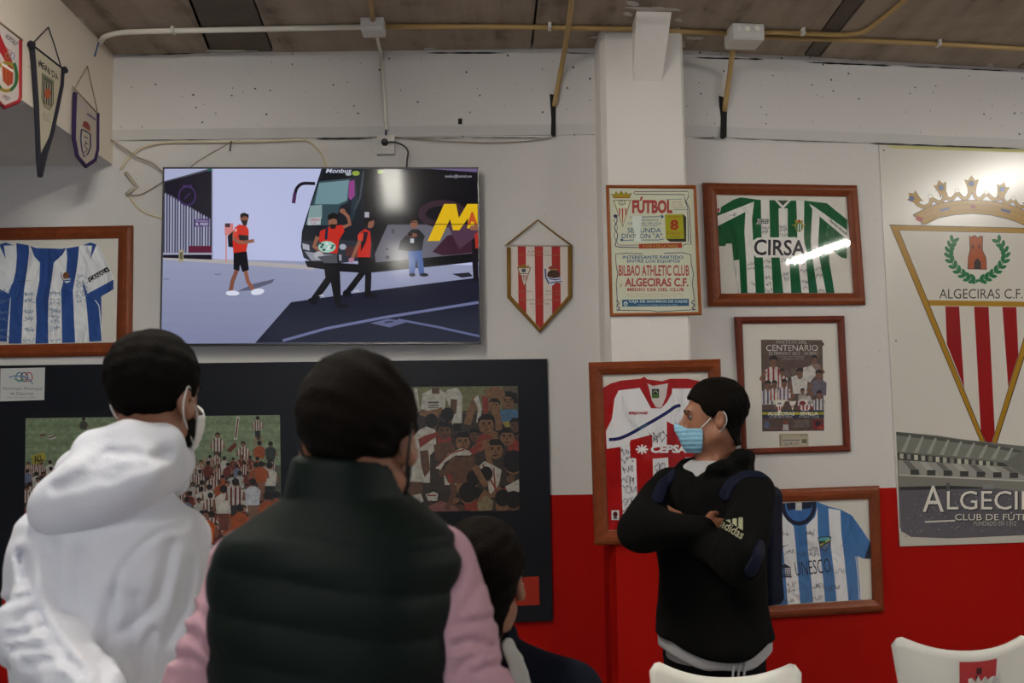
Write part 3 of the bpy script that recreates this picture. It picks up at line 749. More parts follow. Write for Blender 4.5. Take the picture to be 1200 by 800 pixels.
p.text('CAMPEONATO', 196, 242, 336, 255, BL); p.text('NACIONAL DE LIGA', 168, 260, 352, 273, BL); p.text('1983/1984', 240, 277, 330, 283, BL); p.text('SEGUNDA', 166, 291, 352, 318, BL, bold=.01); p.text('DIVISION "A"', 134, 322, 358, 349, BL, bold=.01)
p.poly([(190, 230), (245, 226), (240, 290), (236, 340), (244, 366), (200, 366), (212, 330), (196, 290)], '9fa89e')
p.poly([(375, 219), (476, 217), (490, 232), (490, 368), (400, 368), (378, 352)], '22201c'); p.poly([(372, 218), (472, 216), (480, 352), (378, 352)], 'b8a418')
p.text('DOMINGO', 392, 226, 458, 238, 'a05a18'); p.text('8', 402, 246, 448, 304, 'b83a1c', bold=.05); p.text('ENERO', 386, 312, 472, 330, 'a05a18'); p.text('1984', 402, 335, 456, 346, 'a05a18')
p.poly([(228, 380), (466, 374), (468, 402), (230, 406)], 'a8381c'); p.text('A LAS 4 DE LA TARDE', 250, 384, 446, 398, 'b0a850')
p.poly([(86, 138), (186, 138), (140, 288)], '6a6030'); p.poly([(92, 142), (180, 142), (140, 278)], 'a8a890')
for x, y in ((118, 225), (134, 262), (152, 225)): p.poly([(x, 184), (x + 9, 184), (x + 9 - 2, y), (x + 3, y)], 'a83c34')
p.ring(136, 152, 18, 4, '2c3a34', ry=13); p.text('S', 130, 144, 142, 160, '2c3a34')
p.poly([(92, 128), (78, 106), (92, 108), (104, 94), (116, 106), (132, 88), (146, 106), (160, 94), (170, 106), (186, 98), (178, 128)], 'a89018'); p.line([(92, 128), (78, 104), (92, 110), (104, 92), (116, 108), (132, 88), (146, 108), (160, 92), (170, 108), (188, 98), (178, 128)], 3, '4a3c18'); p.line([(92, 124), (178, 124)], 4, 'a03a24')
p.line([(250, 434), (150, 432), (100, 436), (104, 500), (112, 545), (104, 600), (110, 690), (106, 745), (300, 748), (330, 754), (540, 742), (536, 690), (524, 600), (530, 545), (518, 490), (516, 440), (470, 428), (366, 432)], 4, NV)
p.line([(104, 690), (120, 705), (108, 722), (124, 735), (108, 748)], 5, NV, sm=3); p.line([(532, 690), (520, 702), (536, 718), (522, 732), (540, 744)], 5, NV, sm=3)
p.text('INTERESANTE PARTIDO', 140, 444, 474, 463, BL, bold=.02); p.text('ENTRE LOS EQUIPOS', 164, 467, 456, 486, BL, bold=.02)
p.text('BILBAO ATHLETIC CLUB', 118, 497, 506, 556, RD, bold=.02); p.text('ALGECIRAS C.F.', 152, 568, 502, 615, RD, bold=.03); p.text('y', 124, 600, 138, 620, RD)
p.text('MEDIO DIA DEL CLUB', 166, 622, 478, 641, RD, bold=.03); p.text('Los socios abonaran la entrada', 165, 652, 475, 660, 'b08070'); p.text('Taquillas abiertas desde las 11', 165, 665, 470, 673, 'b08070')
p.poly([(136, 688), (504, 682), (506, 722), (138, 726)], '2c5878'); p.text('CAJA DE AHORROS DE CADIZ', 174, 690, 498, 708, '9aa8a8', bold=.02); p.text('Institucion benefico social de Cadiz', 225, 712, 440, 719, '8a9aa0'); p.ell(156, 710, 11, 13, '9aa8a8'); p.ell(156, 712, 5, 7, '2c5878')
p.build('bill_print', M_paper, e)
# ---------------------------------------------------------------- television
M_tvb = mat('black_plastic', (0.012, 0.012, 0.014), rough=0.3)
tvq = [(191, 196), (561, 196), (563.4, 402.5), (187, 405)]
o_ = .095
uv = [WL.uv(x, y, o_) for x, y in tvq]
tv = empty('television', WL.P(sum(a[0] for a in uv) / 4, uv[3][1], .06)); tag(tv, 'large flat television with a bus and footballers on its screen', 'television')
slab('cabinet', WL, uv, .045, .090, M_tvb, tv)
sq = [(192.6, 197.6), (559.6, 197.6), (561.8, 400.5), (188.8, 402.8)]
us = [WL.uv(x, y, o_) for x, y in sq]
for i in range(4):                                             # thin bezel
    k = (i + 1) % 4
    mesh('bezel', [WL.P(*uv[i], .090), WL.P(*uv[k], .090), WL.P(*us[k], .090), WL.P(*us[i], .090), WL.P(*uv[i], .098), WL.P(*uv[k], .098), WL.P(*us[k], .097), WL.P(*us[i], .097)],
         [(4, 5, 6, 7), (0, 1, 5, 4), (2, 3, 7, 6), (1, 2, 6, 5), (0, 4, 7, 3)], M_tvb, tv)
slab('wall_mount', WL, [WL.uv(330, 250, .04), WL.uv(430, 250, .04), WL.uv(430, 350, .04), WL.uv(330, 350, .04)], 0.0, .046, M_tvb, tv)
p = Print(WL, o_ - .003, emit=True); p.clip = sq
J = (180, 180, 3.48); K = (340, 180, 3.479); PX = (0, 0, 1.0)
setcrop(p, *PX)
p.poly(sq, 'b4bade')
# paving, lighter towards the back
for i in range(8):
    y0 = 302 + i * 12.6; t = i / 7
    c = tuple((a + (b - a) * t) / EXPO for a, b in zip(hexc('8f94b0'), hexc('7c82a0')))
    p.poly([(190.5 - i * .2, y0), (561, y0 + 9), (562, 400.5), (188.8, 402.8)], c)
p.poly([(190.8, 300), (250, 303), (368, 311), (368, 316), (190.6, 304)], 'a9a4a6')
setcrop(p, *J)
p.poly([(44, 62), (240, 62), (240, 432), (36, 424)], '171320'); p.poly([(44, 62), (225, 62), (44, 112)], 'a5aacb'); p.line([(44, 114), (228, 66)], 5, '4a4a58'); p.ell(228, 66, 10, 6, '1c5a50')
p.poly([(43, 160), (75, 170), (130, 205), (200, 250), (232, 268), (232, 405), (36, 415)], '3c3a50')
for i in range(17):
    x = 46 + i * 11.2; yt = 158 + i * 6.4; p.poly([(x, yt + 8), (x + 3, yt), (x + 6, yt + 8), (x + 5, 412 - i * .6), (x - 1, 412 - i * .6)], ['9a9cb4', '8486a0', 'a6a8c0'][i % 3])
p.ring(137, 172, 34, 7, '3c2a5a', ry=38); p.line([(118, 132), (156, 132)], 8, '3c2a5a'); p.line([(125, 185), (150, 160)], 5, '3c2a5a')
p.rect(144, 376, 238, 404, '5a1c34'); p.rect(36, 404, 238, 412, '9a9cb0'); p.rect(103, 392, 122, 442, '9a9078'); p.rect(107, 402, 118, 430, '5c5640')
p.poly([(168, 268), (228, 264), (228, 296), (168, 298)], '3e2560'); p.text('PROHIBIDO', 172, 270, 224, 279, '9a90b4', bold=.02); p.text('EL PASO', 172, 281, 224, 293, 'c0bcd4', bold=.03)
p.rect(237, 62, 242, 432, '8a8ca8')
p.line([(296, 330), (296, 442)], 6, 'c08888')
p.poly([(340, 562), (410, 530), (495, 510), (482, 527), (400, 556)], '595b70'); p.line([(40, 512), (64, 510)], 3, '606070'); p.line([(250, 492), (275, 491)], 3, '606070')
p.line([(350, 600), (420, 620), (500, 665)], 3, '86889c', sm=4)
# walking man in black shorts
p.rect(290, 284, 325, 332, 'c87878'); p.rect(292, 284, 312, 300, '3a2a34'); p.poly([(302, 335), (322, 318), (330, 350), (326, 382), (305, 380)], '16161e')
p.line([(340, 474), (322, 520), (314, 562)], 17, '7a4c3c'); p.line([(374, 474), (384, 520), (406, 554)], 16, '8a5846')
p.poly([(326, 403), (380, 398), (389, 474), (362, 482), (352, 452), (350, 478), (326, 472)], '0d0d14')
p.poly([(330, 302), (350, 288), (378, 294), (388, 310), (388, 350), (378, 398), (325, 405), (322, 350)], 'c02a1c'); p.poly([(345, 330), (388, 334), (386, 356), (350, 352)], '17171c')
p.line([(330, 312), (328, 348), (352, 362), (382, 360), (410, 354)], 14, '8a5846'); p.poly([(330, 304), (344, 300), (342, 336), (324, 340)], 'cc3a2a'); p.rect(332, 306, 338, 318, 'd8b8b8')
p.ell(370, 262, 17, 21, '7a4c3c'); p.poly([(353, 262), (354, 246), (368, 240), (388, 248), (388, 262), (374, 254)], '14100f'); p.poly([(356, 272), (384, 272), (380, 292), (366, 294)], '1c1412')
p.ell(322, 569, 28, 11, 'd4d8e8', n=14); p.ell(424, 563, 28, 13, 'd4d8e8', rot=-.15, n=14); p.line([(296, 580), (350, 580)], 3, '7a7c90')
# shade on the paving
setcrop(p, *PX)
p.poly([(341, 354), (440, 340), (561, 325), (562, 400.5), (299, 401.8)], '17182a')
setcrop(p, *K)
p.line([(-30, 762), (150, 712), (380, 668), (768, 606)], 11, '686c92'); p.line([(440, 676), (600, 706), (772, 744)], 9, '5a5e84'); p.poly([(326, 690), (400, 673), (484, 684), (405, 708)], '5a5e80'); p.line([(385, 688), (420, 684)], 6, '2a2c44')
# coach: side, then front
p.poly([(290, 62), (766, 62), (768, 432), (560, 448), (330, 470), (280, 460), (250, 300)], '0b0a10')
p.poly([(400, 286), (766, 286), (768, 428), (350, 452), (345, 410), (375, 340)], '5f5d69')
for i in range(6): p.ring(620, 245, 70 + i * 5, 6, '33202c', n=28, ry=34 + i * 4)
p.poly([(580, 400), (640, 335), (766, 300), (768, 400), (690, 410), (620, 415)], '38182a'); p.poly([(640, 288), (766, 288), (766, 330), (690, 390)], '4c3244')
p.poly([(560, 356), (628, 205), (676, 205), (688, 262), (722, 205), (764, 205), (765, 300), (722, 305), (726, 262), (690, 312), (664, 312), (652, 266), (610, 356)], 'd8b010'); p.text('A', 722, 238, 764, 290, 'b84c20', bold=.06)
p.line([(345, 288), (766, 288)], 3, '050508'); p.poly([(560, 62), (764, 62), (762, 76), (620, 66)], '6a5a80')
p.text('monbus@hotmail.com', 632, 85, 740, 101, 'a8a8b4')
p.poly([(300, 448), (768, 404), (768, 440), (560, 462), (300, 488)], '08080c')
p.rect(390, 384, 402, 394, '3a2a24'); p.rect(390, 416, 404, 428, '1c1a1e'); p.rect(414, 306, 426, 326, '4a4450')
p.poly([(128, 62), (302, 62), (300, 200), (330, 290), (340, 360), (335, 432), (200, 446), (85, 440), (55, 424), (44, 380), (48, 318), (84, 200)], '151a22')
p.poly([(120, 112), (248, 98), (236, 198), (204, 214), (180, 292), (64, 292), (88, 205)], '31474f'); p.poly([(118, 120), (240, 108), (232, 190), (196, 206), (100, 206)], '6a8a92'); p.poly([(82, 212), (130, 208), (130, 262), (66, 290)], '7c9698')
p.poly([(136, 80), (252, 74), (248, 100), (124, 112)], '0d1016'); p.text('Monbus', 148, 60, 250, 79, 'b8bcd0', shear=.3, bold=.02)
p.poly([(75, 262), (126, 258), (124, 290), (72, 292)], 'a8b0b4'); p.text('LIBERIA', 80, 264, 122, 274, 'a04858', bold=.02); p.text('LV', 88, 277, 106, 287, 'a04858')
p.poly([(255, 98), (268, 100), (276, 190), (262, 260), (244, 288)], '22303a'); p.poly([(240, 112), (262, 108), (264, 170), (248, 190), (238, 180)], '8a3c80'); p.line([(300, 70), (285, 180), (262, 230)], 8, '3a4650'); p.ell(268, 80, 16, 10, '8aa040'); p.ell(368, 74, 12, 9, '7a9040'); p.ell(238, 84, 12, 6, '9aa4a8')
p.line([(102, 122), (52, 122), (28, 140), (20, 165)], 13, '17121c', sm=4); p.line([(20, 160), (14, 202)], 15, '4a2350')
p.poly([(46, 355), (200, 350), (336, 360), (334, 428), (200, 444), (86, 438), (56, 422)], '2a2d36'); p.poly([(50, 365), (78, 372), (80, 396), (52, 388)], 'a0a4b0'); p.poly([(60, 398), (140, 410), (210, 412), (210, 436), (86, 436)], '8a8e9c'); p.poly([(225, 380), (330, 376), (328, 412), (228, 418)], '4a2a2c'); p.ell(215, 380, 14, 12, '9aa0ac')
p.poly([(60, 436), (300, 452), (300, 486), (200, 480), (70, 462)], '0d0d14')
# the man carrying a ball
SKN = '8a5a46'
p.poly([(135, 436), (198, 410), (204, 500), (208, 612), (182, 614), (166, 524), (112, 600), (84, 590), (144, 505)], '0a0a10'); p.ell(92, 602, 20, 11, '0a0a10', rot=.5); p.ell(214, 622, 28, 9, '0a0a10')
p.poly([(122, 316), (165, 296), (214, 290), (222, 316), (200, 352), (192, 408), (130, 402), (118, 350)], 'b8281c'); p.line([(150, 302), (146, 350)], 11, '1c2038')
p.line([(112, 338), (98, 378), (138, 404)], 17, SKN); p.line([(216, 300), (244, 288), (236, 256), (214, 234)], 14, SKN); p.ell(214, 234, 12, 10, SKN)
p.ell(150, 380, 36, 24, '9ac0b4'); 
for i in range(9): p.ell(122 + (i * 37) % 58, 366 + (i * 13) % 30, 6, 5, ['2c5a54', 'd0dcd8', '1c3c3c'][i % 3], n=8)
p.ell(116, 414, 19, 16, 'a8a8b0'); p.poly([(110, 420), (190, 410), (194, 446), (140, 446)], '4a4c54')
p.ell(174, 280, 18, 25, SKN); p.poly([(154, 272), (154, 250), (176, 240), (200, 250), (196, 272), (178, 264)], '12100f'); p.poly([(160, 288), (190, 288), (184, 306), (166, 306)], '1a1210')
# the man walking behind him
p.poly([(276, 420), (328, 420), (332, 500), (328, 582), (304, 582), (306, 492), (252, 562), (226, 556), (282, 482)], '0a0a10'); p.ell(232, 570, 18, 16, '0a0a10'); p.ell(330, 580, 28, 10, '0a0a10'); p.poly([(115, 580), (135, 570), (140, 584)], 'b0b0bc'); p.poly([(250, 562), (278, 552), (284, 564)], 'b0b0bc')
p.poly([(282, 322), (306, 306), (326, 318), (330, 360), (326, 422), (272, 422), (280, 366)], 'b8281c'); p.poly([(290, 318), (318, 320), (310, 360), (288, 400)], '22121a'); p.line([(288, 346), (268, 392), (252, 432)], 14, SKN); p.ell(250, 434, 12, 10, 'a07088'); p.poly([(276, 330), (300, 320), (296, 356), (276, 352)], 'c63a2c')
p.ell(326, 282, 17, 22, SKN); p.poly([(304, 284), (304, 262), (326, 255), (342, 266), (336, 274), (320, 278), (316, 300)], '12100f'); p.rect(304, 238, 322, 260, 'a8a8b4')
# the photographer
p.poly([(482, 392), (536, 388), (548, 490), (526, 492), (514, 422), (508, 492), (486, 490), (484, 440)], '3c5a94'); p.ell(498, 494, 13, 7, '101014'); p.ell(546, 494, 18, 7, '101014')
p.poly([(468, 338), (496, 308), (524, 308), (550, 336), (544, 352), (538, 394), (484, 398), (440, 392), (450, 356)], '15171d'); p.ell(505, 284, 15, 21, '84543f'); p.poly([(490, 278), (492, 264), (512, 264), (520, 276), (512, 272)], '15100e'); p.rect(490, 346, 505, 364, 'b8bcc4'); p.ell(498, 332, 22, 9, '7a4c3c'); p.rect(480, 322, 498, 338, '0c0c10'); p.line([(490, 280), (518, 280)], 3, '18181c')
# one more at the edge of the picture
p.poly([(742, 350), (766, 340), (768, 520), (748, 525), (742, 430)], '100d14'); p.poly([(732, 296), (764, 288), (765, 312), (735, 312)], '8a5a46'); p.poly([(752, 330), (766, 318), (767, 386), (756, 386)], 'a8281c'); p.poly([(660, 490), (730, 484), (745, 500), (700, 506)], '23212c')
p.build('screen', M_screen, tv)
# ---------------------------------------------------------------- black display board with two photographs
M_board = mat('black_laminate', (0.006, 0.0065, 0.010), rough=0.4, spec=0.2)
bq = [(-70, 429), (641, 420.3), (648, 727), (-66, 757)]
ub = [WL.uv(x, y, .025) for x, y in bq]
board = empty('display_board', WL.P((ub[0][0] + ub[1][0]) / 2, ub[3][1], 0)); tag(board, 'long black display board with two football crowd photographs', 'display board')
slab('panel', WL, ub, .001, .025, M_board, board)
ILB = 0.52
def figure(p, x, y, s, shirt, hair='171210', skin='6a4838', stripe=None, legs=None, back=True):
    """a small standing figure in a crowd, y = top of head, s = head height"""
    w = s * .95
    if legs: p.poly([(x - w * .7, y + 3.2 * s), (x + w * .7, y + 3.2 * s), (x + w * .6, y + 5.6 * s), (x - w * .6, y + 5.6 * s)], legs)
    body = [(x - w * 1.1, y + 1.6 * s), (x - w * .4, y + 1.05 * s), (x + w * .4, y + 1.05 * s), (x + w * 1.1, y + 1.6 * s), (x + w * .9, y + 3.5 * s), (x - w * .9, y + 3.5 * s)]
    p.line([(x - w * 1.05, y + 1.7 * s), (x - w * 1.25, y + 2.9 * s)], s * .4, skin); p.line([(x + w * 1.05, y + 1.7 * s), (x + w * 1.25, y + 2.9 * s)], s * .4, skin)
    p.poly(body, shirt)
    if stripe:
        for k in (-.6, 0, .6): p.poly([(x + (k - .14) * w, y + 1.15 * s), (x + (k + .14) * w, y + 1.15 * s), (x + (k + .14) * w, y + 3.5 * s), (x + (k - .14) * w, y + 3.5 * s)], stripe)
    p.ell(x, y + .55 * s, s * .42, s * .55, skin, n=10)
    p.poly([(x - .45 * s, y + .7 * s), (x - .45 * s, y + .2 * s), (x, y - .05 * s), (x + .45 * s, y + .2 * s), (x + .45 * s, y + .7 * s), (x + .2 * s, y + (.9 if back else .35) * s), (x - .2 * s, y + (.9 if back else .35) * s)], hair)
p = Print(WL, .0262, ill=ILB); p.clip = [(30, 490), (328, 486), (331, 686), (28, 692)]
p.poly([(30, 490), (328, 486), (331, 686), (28, 692)], '59654f')
for i in range(7): p.poly([(30, 490 + 7 * i), (328, 486 + 7 * i), (328, 490 + 7 * i), (30, 494 + 7 * i)], ['5c6852', '566149', '5f6a55'][i % 3])
p.poly([(29.5, 548), (150, 552), (240, 545), (329, 545), (331, 686), (28, 692)], '3d3f36')
Wc, Rc, Oc, Dc = '7e7c76', '5c2822', '8e4420', '1b1a1b'
figure(p, 302, 487, 5, Wc, stripe=Rc, legs=Dc); p.line([(300, 512), (299, 522)], 2, '7a5a48'); p.line([(305, 512), (308, 518)], 2, '7a5a48')
p.line([(279, 488), (276, 515)], 3.6, Wc); p.line([(279, 490), (276, 513)], 1.6, Rc); p.poly([(265, 528), (275, 518), (278, 522), (270, 530)], Rc)
figure(p, 255, 506.5, 6.5, Wc, stripe=Rc, legs=Dc, back=False); figure(p, 285, 517, 6, Wc, stripe=Rc, legs='6a6460', back=False); figure(p, 304, 516, 6, Oc); figure(p, 317, 517, 6, '1e2420', legs=Dc); figure(p, 98, 489, 4, '2c3028')
p.line([(47, 510), (53, 509)], 2, Rc); p.ell(61, 512, 5, 2.6, Wc, rot=-.2); p.line([(57, 513), (66, 510)], 1.4, '4a2a24')
rr = random.Random(11)
rows = []
for row in range(9):
    yb = 538 + row * 11.5; s = 4.6 + row * .5
    x = 31 + rr.uniform(0, 5)
    while x < 327:
        lim = 326 if row < 9 else 300
        c, st = rr.choice([(Wc, Rc), (Wc, Rc), (Wc, None), (Wc, None), ('6f6d6a', None), (Dc, None), (Rc, None), ('4c5468', None), (Oc, None) if x > 240 else (Wc, Rc)])
        up = 6 if 240 < x < 300 else 0
        if x < lim: figure(p, x, yb - up + rr.uniform(-4, 4), s * rr.uniform(.85, 1.1), c, stripe=st, skin=rr.choice(['6a4838', '7a5644', '5a3c30']), legs=rr.choice([None, Dc, '4a3028']), back=rr.random() < .7)
        x += s * rr.uniform(1.5, 2.3)
for i in range(26):
    x = rr.uniform(220, 300); y = rr.uniform(538, 556); p.line([(x, y), (x + rr.uniform(-4, 4), y - rr.uniform(4, 9))], 1.3, rr.choice(['7a5644', '8a6a58', '6a4838']))
figure(p, 317, 541, 8, Wc, legs=Dc); figure(p, 301, 541, 7, Oc); figure(p, 307, 540, 7, Oc, legs='6a4838'); figure(p, 263, 568, 9.5, '85827d', legs='5a3228'); figure(p, 277, 560, 9, Wc, stripe=Rc, legs=Dc); figure(p, 297, 560, 9, '7f8288', legs='5a4438'); figure(p, 315, 576, 10, Oc); figure(p, 325, 575, 9, Oc); figure(p, 282, 590, 10, Oc)
figure(p, 242, 597, 11, 'b0501c', legs='2a2f48', back=False); p.line([(237, 616), (247, 615)], 2, '8a7a6a')
setcrop(p, 20, 475, 6.4)
p.poly([(118, 378), (215, 348), (228, 408), (150, 442), (130, 440)], '8f8536'); p.text('ALL', 136, 372, 205, 422, '24221a', rot=-14, bold=.04)
p.build('photograph', M_photo, board)
# second photograph: celebrating players close up
p = Print(WL, .0262, ill=.62); p.clip = [(361, 454.5), (607, 452), (609, 598), (362, 601)]
p.poly([(361, 454.5), (607, 452), (609, 598), (362, 601)], '3a3428')
setcrop(p, 470, 440, 4.706)
p.poly([(-510, 62), (644, 57), (646, 190), (-510, 200)], '5a5b40'); p.poly([(-510, 160), (646, 230), (655, 745), (-508, 757)], '2a2420')
Wq = '838079'; SK = '6e5038'; SKd = '50382a'; HR = '120f0e'; RQ = '7c3226'
def head(p, x, y, r, face=1, skin=SK, tilt=0.0):
    p.ell(x, y, r * .8, r, skin, rot=tilt, n=16)
    if face == 0: p.ell(x, y - .12 * r, r * .86, r * .95, HR, rot=tilt, n=16); return
    p.poly([(x - .85 * r, y), (x - .9 * r, y - .6 * r), (x - .4 * r, y - 1.12 * r), (x + .4 * r, y - 1.12 * r), (x + .9 * r, y - .6 * r), (x + .85 * r, y), (x + .6 * r, y - .5 * r), (x - .6 * r, y - .5 * r)], HR)
    for k in (-1, 1):
        p.line([(x + k * .5 * r, y - .22 * r), (x + k * .18 * r, y - .2 * r)], .12 * r, '1c120e'); p.ell(x + k * .33 * r, y - .05 * r, .12 * r, .07 * r, '1a1210', n=8)
    p.poly([(x - .08 * r, y), (x + .08 * r, y), (x + .14 * r, y + .3 * r), (x - .14 * r, y + .3 * r)], SKd); p.ell(x, y + .55 * r, .28 * r, .09 * r, '4a2420', n=8)
    p.line([(x - .5 * r, y + .75 * r), (x, y + .97 * r), (x + .5 * r, y + .75 * r)], .1 * r, SKd)
for i in range(40):
    r = random.Random(500 + i); x, y = r.uniform(-490, 630), r.uniform(200, 730)
    head(p, x, y, r.uniform(24, 38), face=i % 2, skin=r.choice([SK, SKd, '5f4634']))
    p.poly([(x - 40, y + 60), (x, y + 34), (x + 40, y + 60), (x + 36, y + 110), (x - 36, y + 110)], r.choice([Wq, SKd, '2c2622', RQ, SK]))
p.poly([(72, 66), (90, 72), (104, 190), (88, 215), (74, 200)], Wq)
p.poly([(120, 100), (165, 75), (215, 75), (250, 100), (240, 190), (104, 195)], Wq); p.line([(150, 148), (208, 148)], 9, '35322e'); p.line([(148, 164), (208, 164)], 6, '35322e'); p.line([(148, 176), (208, 176)], 4, '35322e'); p.rect(170, 66, 212, 100, SKd); p.line([(104, 200), (160, 210), (230, 190)], 34, SK, sm=3)
p.poly([(240, 100), (255, 78), (310, 66), (338, 110), (336, 260), (282, 270), (270, 180)], Wq); p.line([(292, 130), (286, 210)], 36, SKd); p.rect(288, 262, 332, 305, '16130f')
p.rect(560, 58, 645, 245, '4a4434'); p.poly([(540, 230), (548, 190), (600, 185), (644, 190), (646, 260), (580, 290)], '40607c'); p.poly([(556, 255), (646, 245), (648, 290), (580, 290)], '8a7c3c'); head(p, 590, 140, 48, 1, SK); p.poly([(560, 110), (580, 90), (640, 95), (646, 150), (625, 155), (610, 120)], HR)
p.ell(520, 100, 55, 40, SK, n=18); head(p, 515, 165, 36, 1, SK)
p.line([(365, 270), (385, 200), (415, 120)], 40, SK, sm=4); p.line([(540, 300), (530, 220), (485, 150)], 36, SK, sm=4); p.poly([(400, 130), (425, 105), (445, 180), (440, 250), (415, 260), (425, 180)], Wq); p.poly([(445, 110), (480, 120), (482, 200), (455, 220)], RQ)
head(p, 470, 270, 52, 1, SK); p.poly([(420, 330), (450, 320), (500, 330), (515, 370), (440, 420), (410, 380)], RQ)
head(p, 256, 220, 42, 0); head(p, 168, 254, 42, 0); p.poly([(100, 300), (140, 280), (190, 300), (196, 400), (160, 440), (160, 590), (60, 590), (18, 560), (34, 440), (60, 340)], Wq); p.poly([(104, 415), (150, 410), (160, 520), (130, 560), (112, 500)], SKd); p.rect(46, 585, 120, 660, SKd)
p.poly([(95, 350), (130, 330), (215, 305), (225, 320), (160, 360), (105, 398)], RQ)
head(p, 240, 305, 46, 1, SKd); p.poly([(180, 380), (270, 360), (300, 390), (290, 470), (190, 470)], SKd)
head(p, 340, 365, 50, 1, SK); p.poly([(190, 510), (260, 430), (330, 400), (400, 420), (380, 440), (300, 440), (240, 480), (220, 520)], Wq); p.line([(200, 500), (270, 430), (350, 408)], 8, RQ, sm=3); p.poly([(230, 520), (280, 450), (400, 440), (420, 520), (380, 600), (260, 590)], SKd); p.poly([(250, 540), (275, 540), (300, 650), (285, 640)], RQ)
p.line([(400, 410), (440, 390), (480, 370), (540, 360)], 40, SK, sm=3); p.poly([(370, 410), (440, 370), (455, 385), (400, 440)], RQ); head(p, 405, 330, 34, 1, SKd)
head(p, 585, 340, 50, 1, SK); head(p, 632, 275, 38, 1, SKd); head(p, 520, 410, 54, 1, SK); p.line([(475, 370), (478, 440), (500, 500)], 28, SK, sm=3)
p.poly([(430, 500), (460, 470), (520, 500), (555, 520), (540, 600), (490, 660), (470, 560)], Wq); p.line([(450, 490), (530, 640)], 10, RQ); p.line([(510, 510), (520, 620)], 8, RQ)
head(p, 620, 480, 66, 0); p.poly([(575, 610), (650, 570), (652, 640), (585, 640)], Wq); head(p, 470, 545, 42, 0); head(p, 400, 570, 46, 0); head(p, 370, 650, 60, 0); p.line([(405, 500), (440, 560), (470, 610)], 34, SK, sm=3); p.line([(440, 700), (480, 640)], 50, SK)
head(p, 180, 670, 40, 0, SKd); p.poly([(135, 655), (180, 638), (205, 650), (200, 690), (150, 690)], Wq); p.line([(145, 660), (195, 660)], 7, RQ); p.poly([(150, 720), (220, 690), (300, 720), (320, 745), (160, 750)], '6a4440'); p.line([(250, 740), (290, 650), (280, 590)], 30, SKd, sm=3)
head(p, 560, 680, 50, 0); head(p, 620, 690, 52, 0); p.poly([(420, 700), (470, 660), (510, 690), (500, 742), (425, 744)], '6a6048'); p.poly([(60, 660), (110, 650), (125, 690), (90, 720)], Wq); p.rect(-505, 330, -470, 560, '6a4a30')
p.build('photograph', M_photo, board)
p = Print(WL, .0262, ill=ILB)
setcrop(p, 0, 420, 3.43)
p.poly([(2, 40), (181, 36), (178, 166), (0, 172)], '8e8f8d')
for k, c in ((78, '3a6a80'), (98, '2a2a2c'), (116, 'a03434')): p.ring(k, 74, 14, 4, c, ry=18)
p.line([(36, 76), (60, 70), (90, 72), (118, 84), (132, 104)], 4, '3a6ea0', sm=4); p.line([(56, 82), (80, 88), (100, 84)], 3, '3a7a50', sm=3)
p.text('Patronato Municipal', 12, 114, 168, 130, '4a4a4a'); p.text('de Deportes', 42, 134, 134, 150, '3c3c3c'); p.text('Excmo. Ayuntamiento de Algeciras', 30, 152, 146, 161, '5a5a5a')
p.build('placard', M_paper, board)
M_rsq = mat('red_square_vinyl', (0.30, 0.022, 0.010), rough=0.6, spec=.15)
slab('red_square', WL, [WL.uv(x, y, .026) for x, y in [(597, 677), (631.5, 675), (632.5, 708.5), (598, 710)]], .0252, .026, M_rsq, board)
slab('red_square', WL, [WL.uv(x, y, .026) for x, y in [(2, 690.5), (37, 689), (38, 724), (2.5, 726)]], .0252, .026, M_rsq, board)
# ---------------------------------------------------------------- crest poster on the right
pq = [(1030, 169.5), (1262, 180), (1277, 626), (1054.5, 640)]
up = [WR.uv(x, y, .004) for x, y in pq]
post = empty('wall_poster', WR.P(*up[3], 0)); tag(post, 'tall grey poster of the crowned ALGECIRAS C.F. crest above a stadium', 'poster')
slab('sheet', WR, up, .001, .004, mat('poster_sheet', alb('95918a'), rough=0.22, spec=0.5), post)
p = Print(WR, .0045)
GD, GL = '9c7420', '2c2418'
p.poly([(1042.2, 263), (1249, 268), (1160.2, 545)], GL); p.poly([(1043.5, 264), (1247, 268.6), (1160, 542.5)], GD); p.poly([(1053, 269.5), (1237.5, 274), (1159.2, 530)], GL); p.poly([(1054, 270), (1236.5, 274.3), (1159.2, 528)], '938f87')
def line_x(y, a, b): return a[0] + (b[0] - a[0]) * (y - a[1]) / (b[1] - a[1])
A_, B_, C_ = (1054, 270), (1236.5, 274.3), (1159.2, 528)
p.poly([(line_x(351.5, A_, C_), 351.5), (line_x(353.5, B_, C_), 353.5), (line_x(359.5, B_, C_), 359.5), (line_x(358, A_, C_), 358)], GD)
SR = '861414'
p.poly([(1107.8, 358.8), (1124, 359), (1129.8, 452), (line_x(456, A_, C_) + .6, 456), (1109.5, 403)], SR); p.poly([(1141.5, 359.2), (1158.5, 359.4), (1165.8, 506), (1159.2, 527), (1149.3, 504)], SR); p.poly([(1174.6, 359.6), (1191, 359.8), (1193.5, 415), (1181.5, 454)], SR); p.poly([(1207, 360), (1209.6, 360), (1208, 366)], SR)
setcrop(p, 1020, 160, 3.077)
p.text('ALGECIRAS C.F.', 248, 549, 549, 584, '26221e')
TW = '9c4a24'
p.poly([(356, 356), (364, 362), (370, 356), (380, 356), (386, 364), (394, 358), (406, 358), (405, 410), (418, 436), (420, 480), (350, 478), (352, 434), (358, 408)], '3a1c10'); p.poly([(358, 359), (364, 364), (371, 359), (380, 359), (386, 367), (394, 360), (404, 360), (402, 410), (416, 438), (418, 477), (353, 476), (354, 436), (361, 408)], TW)
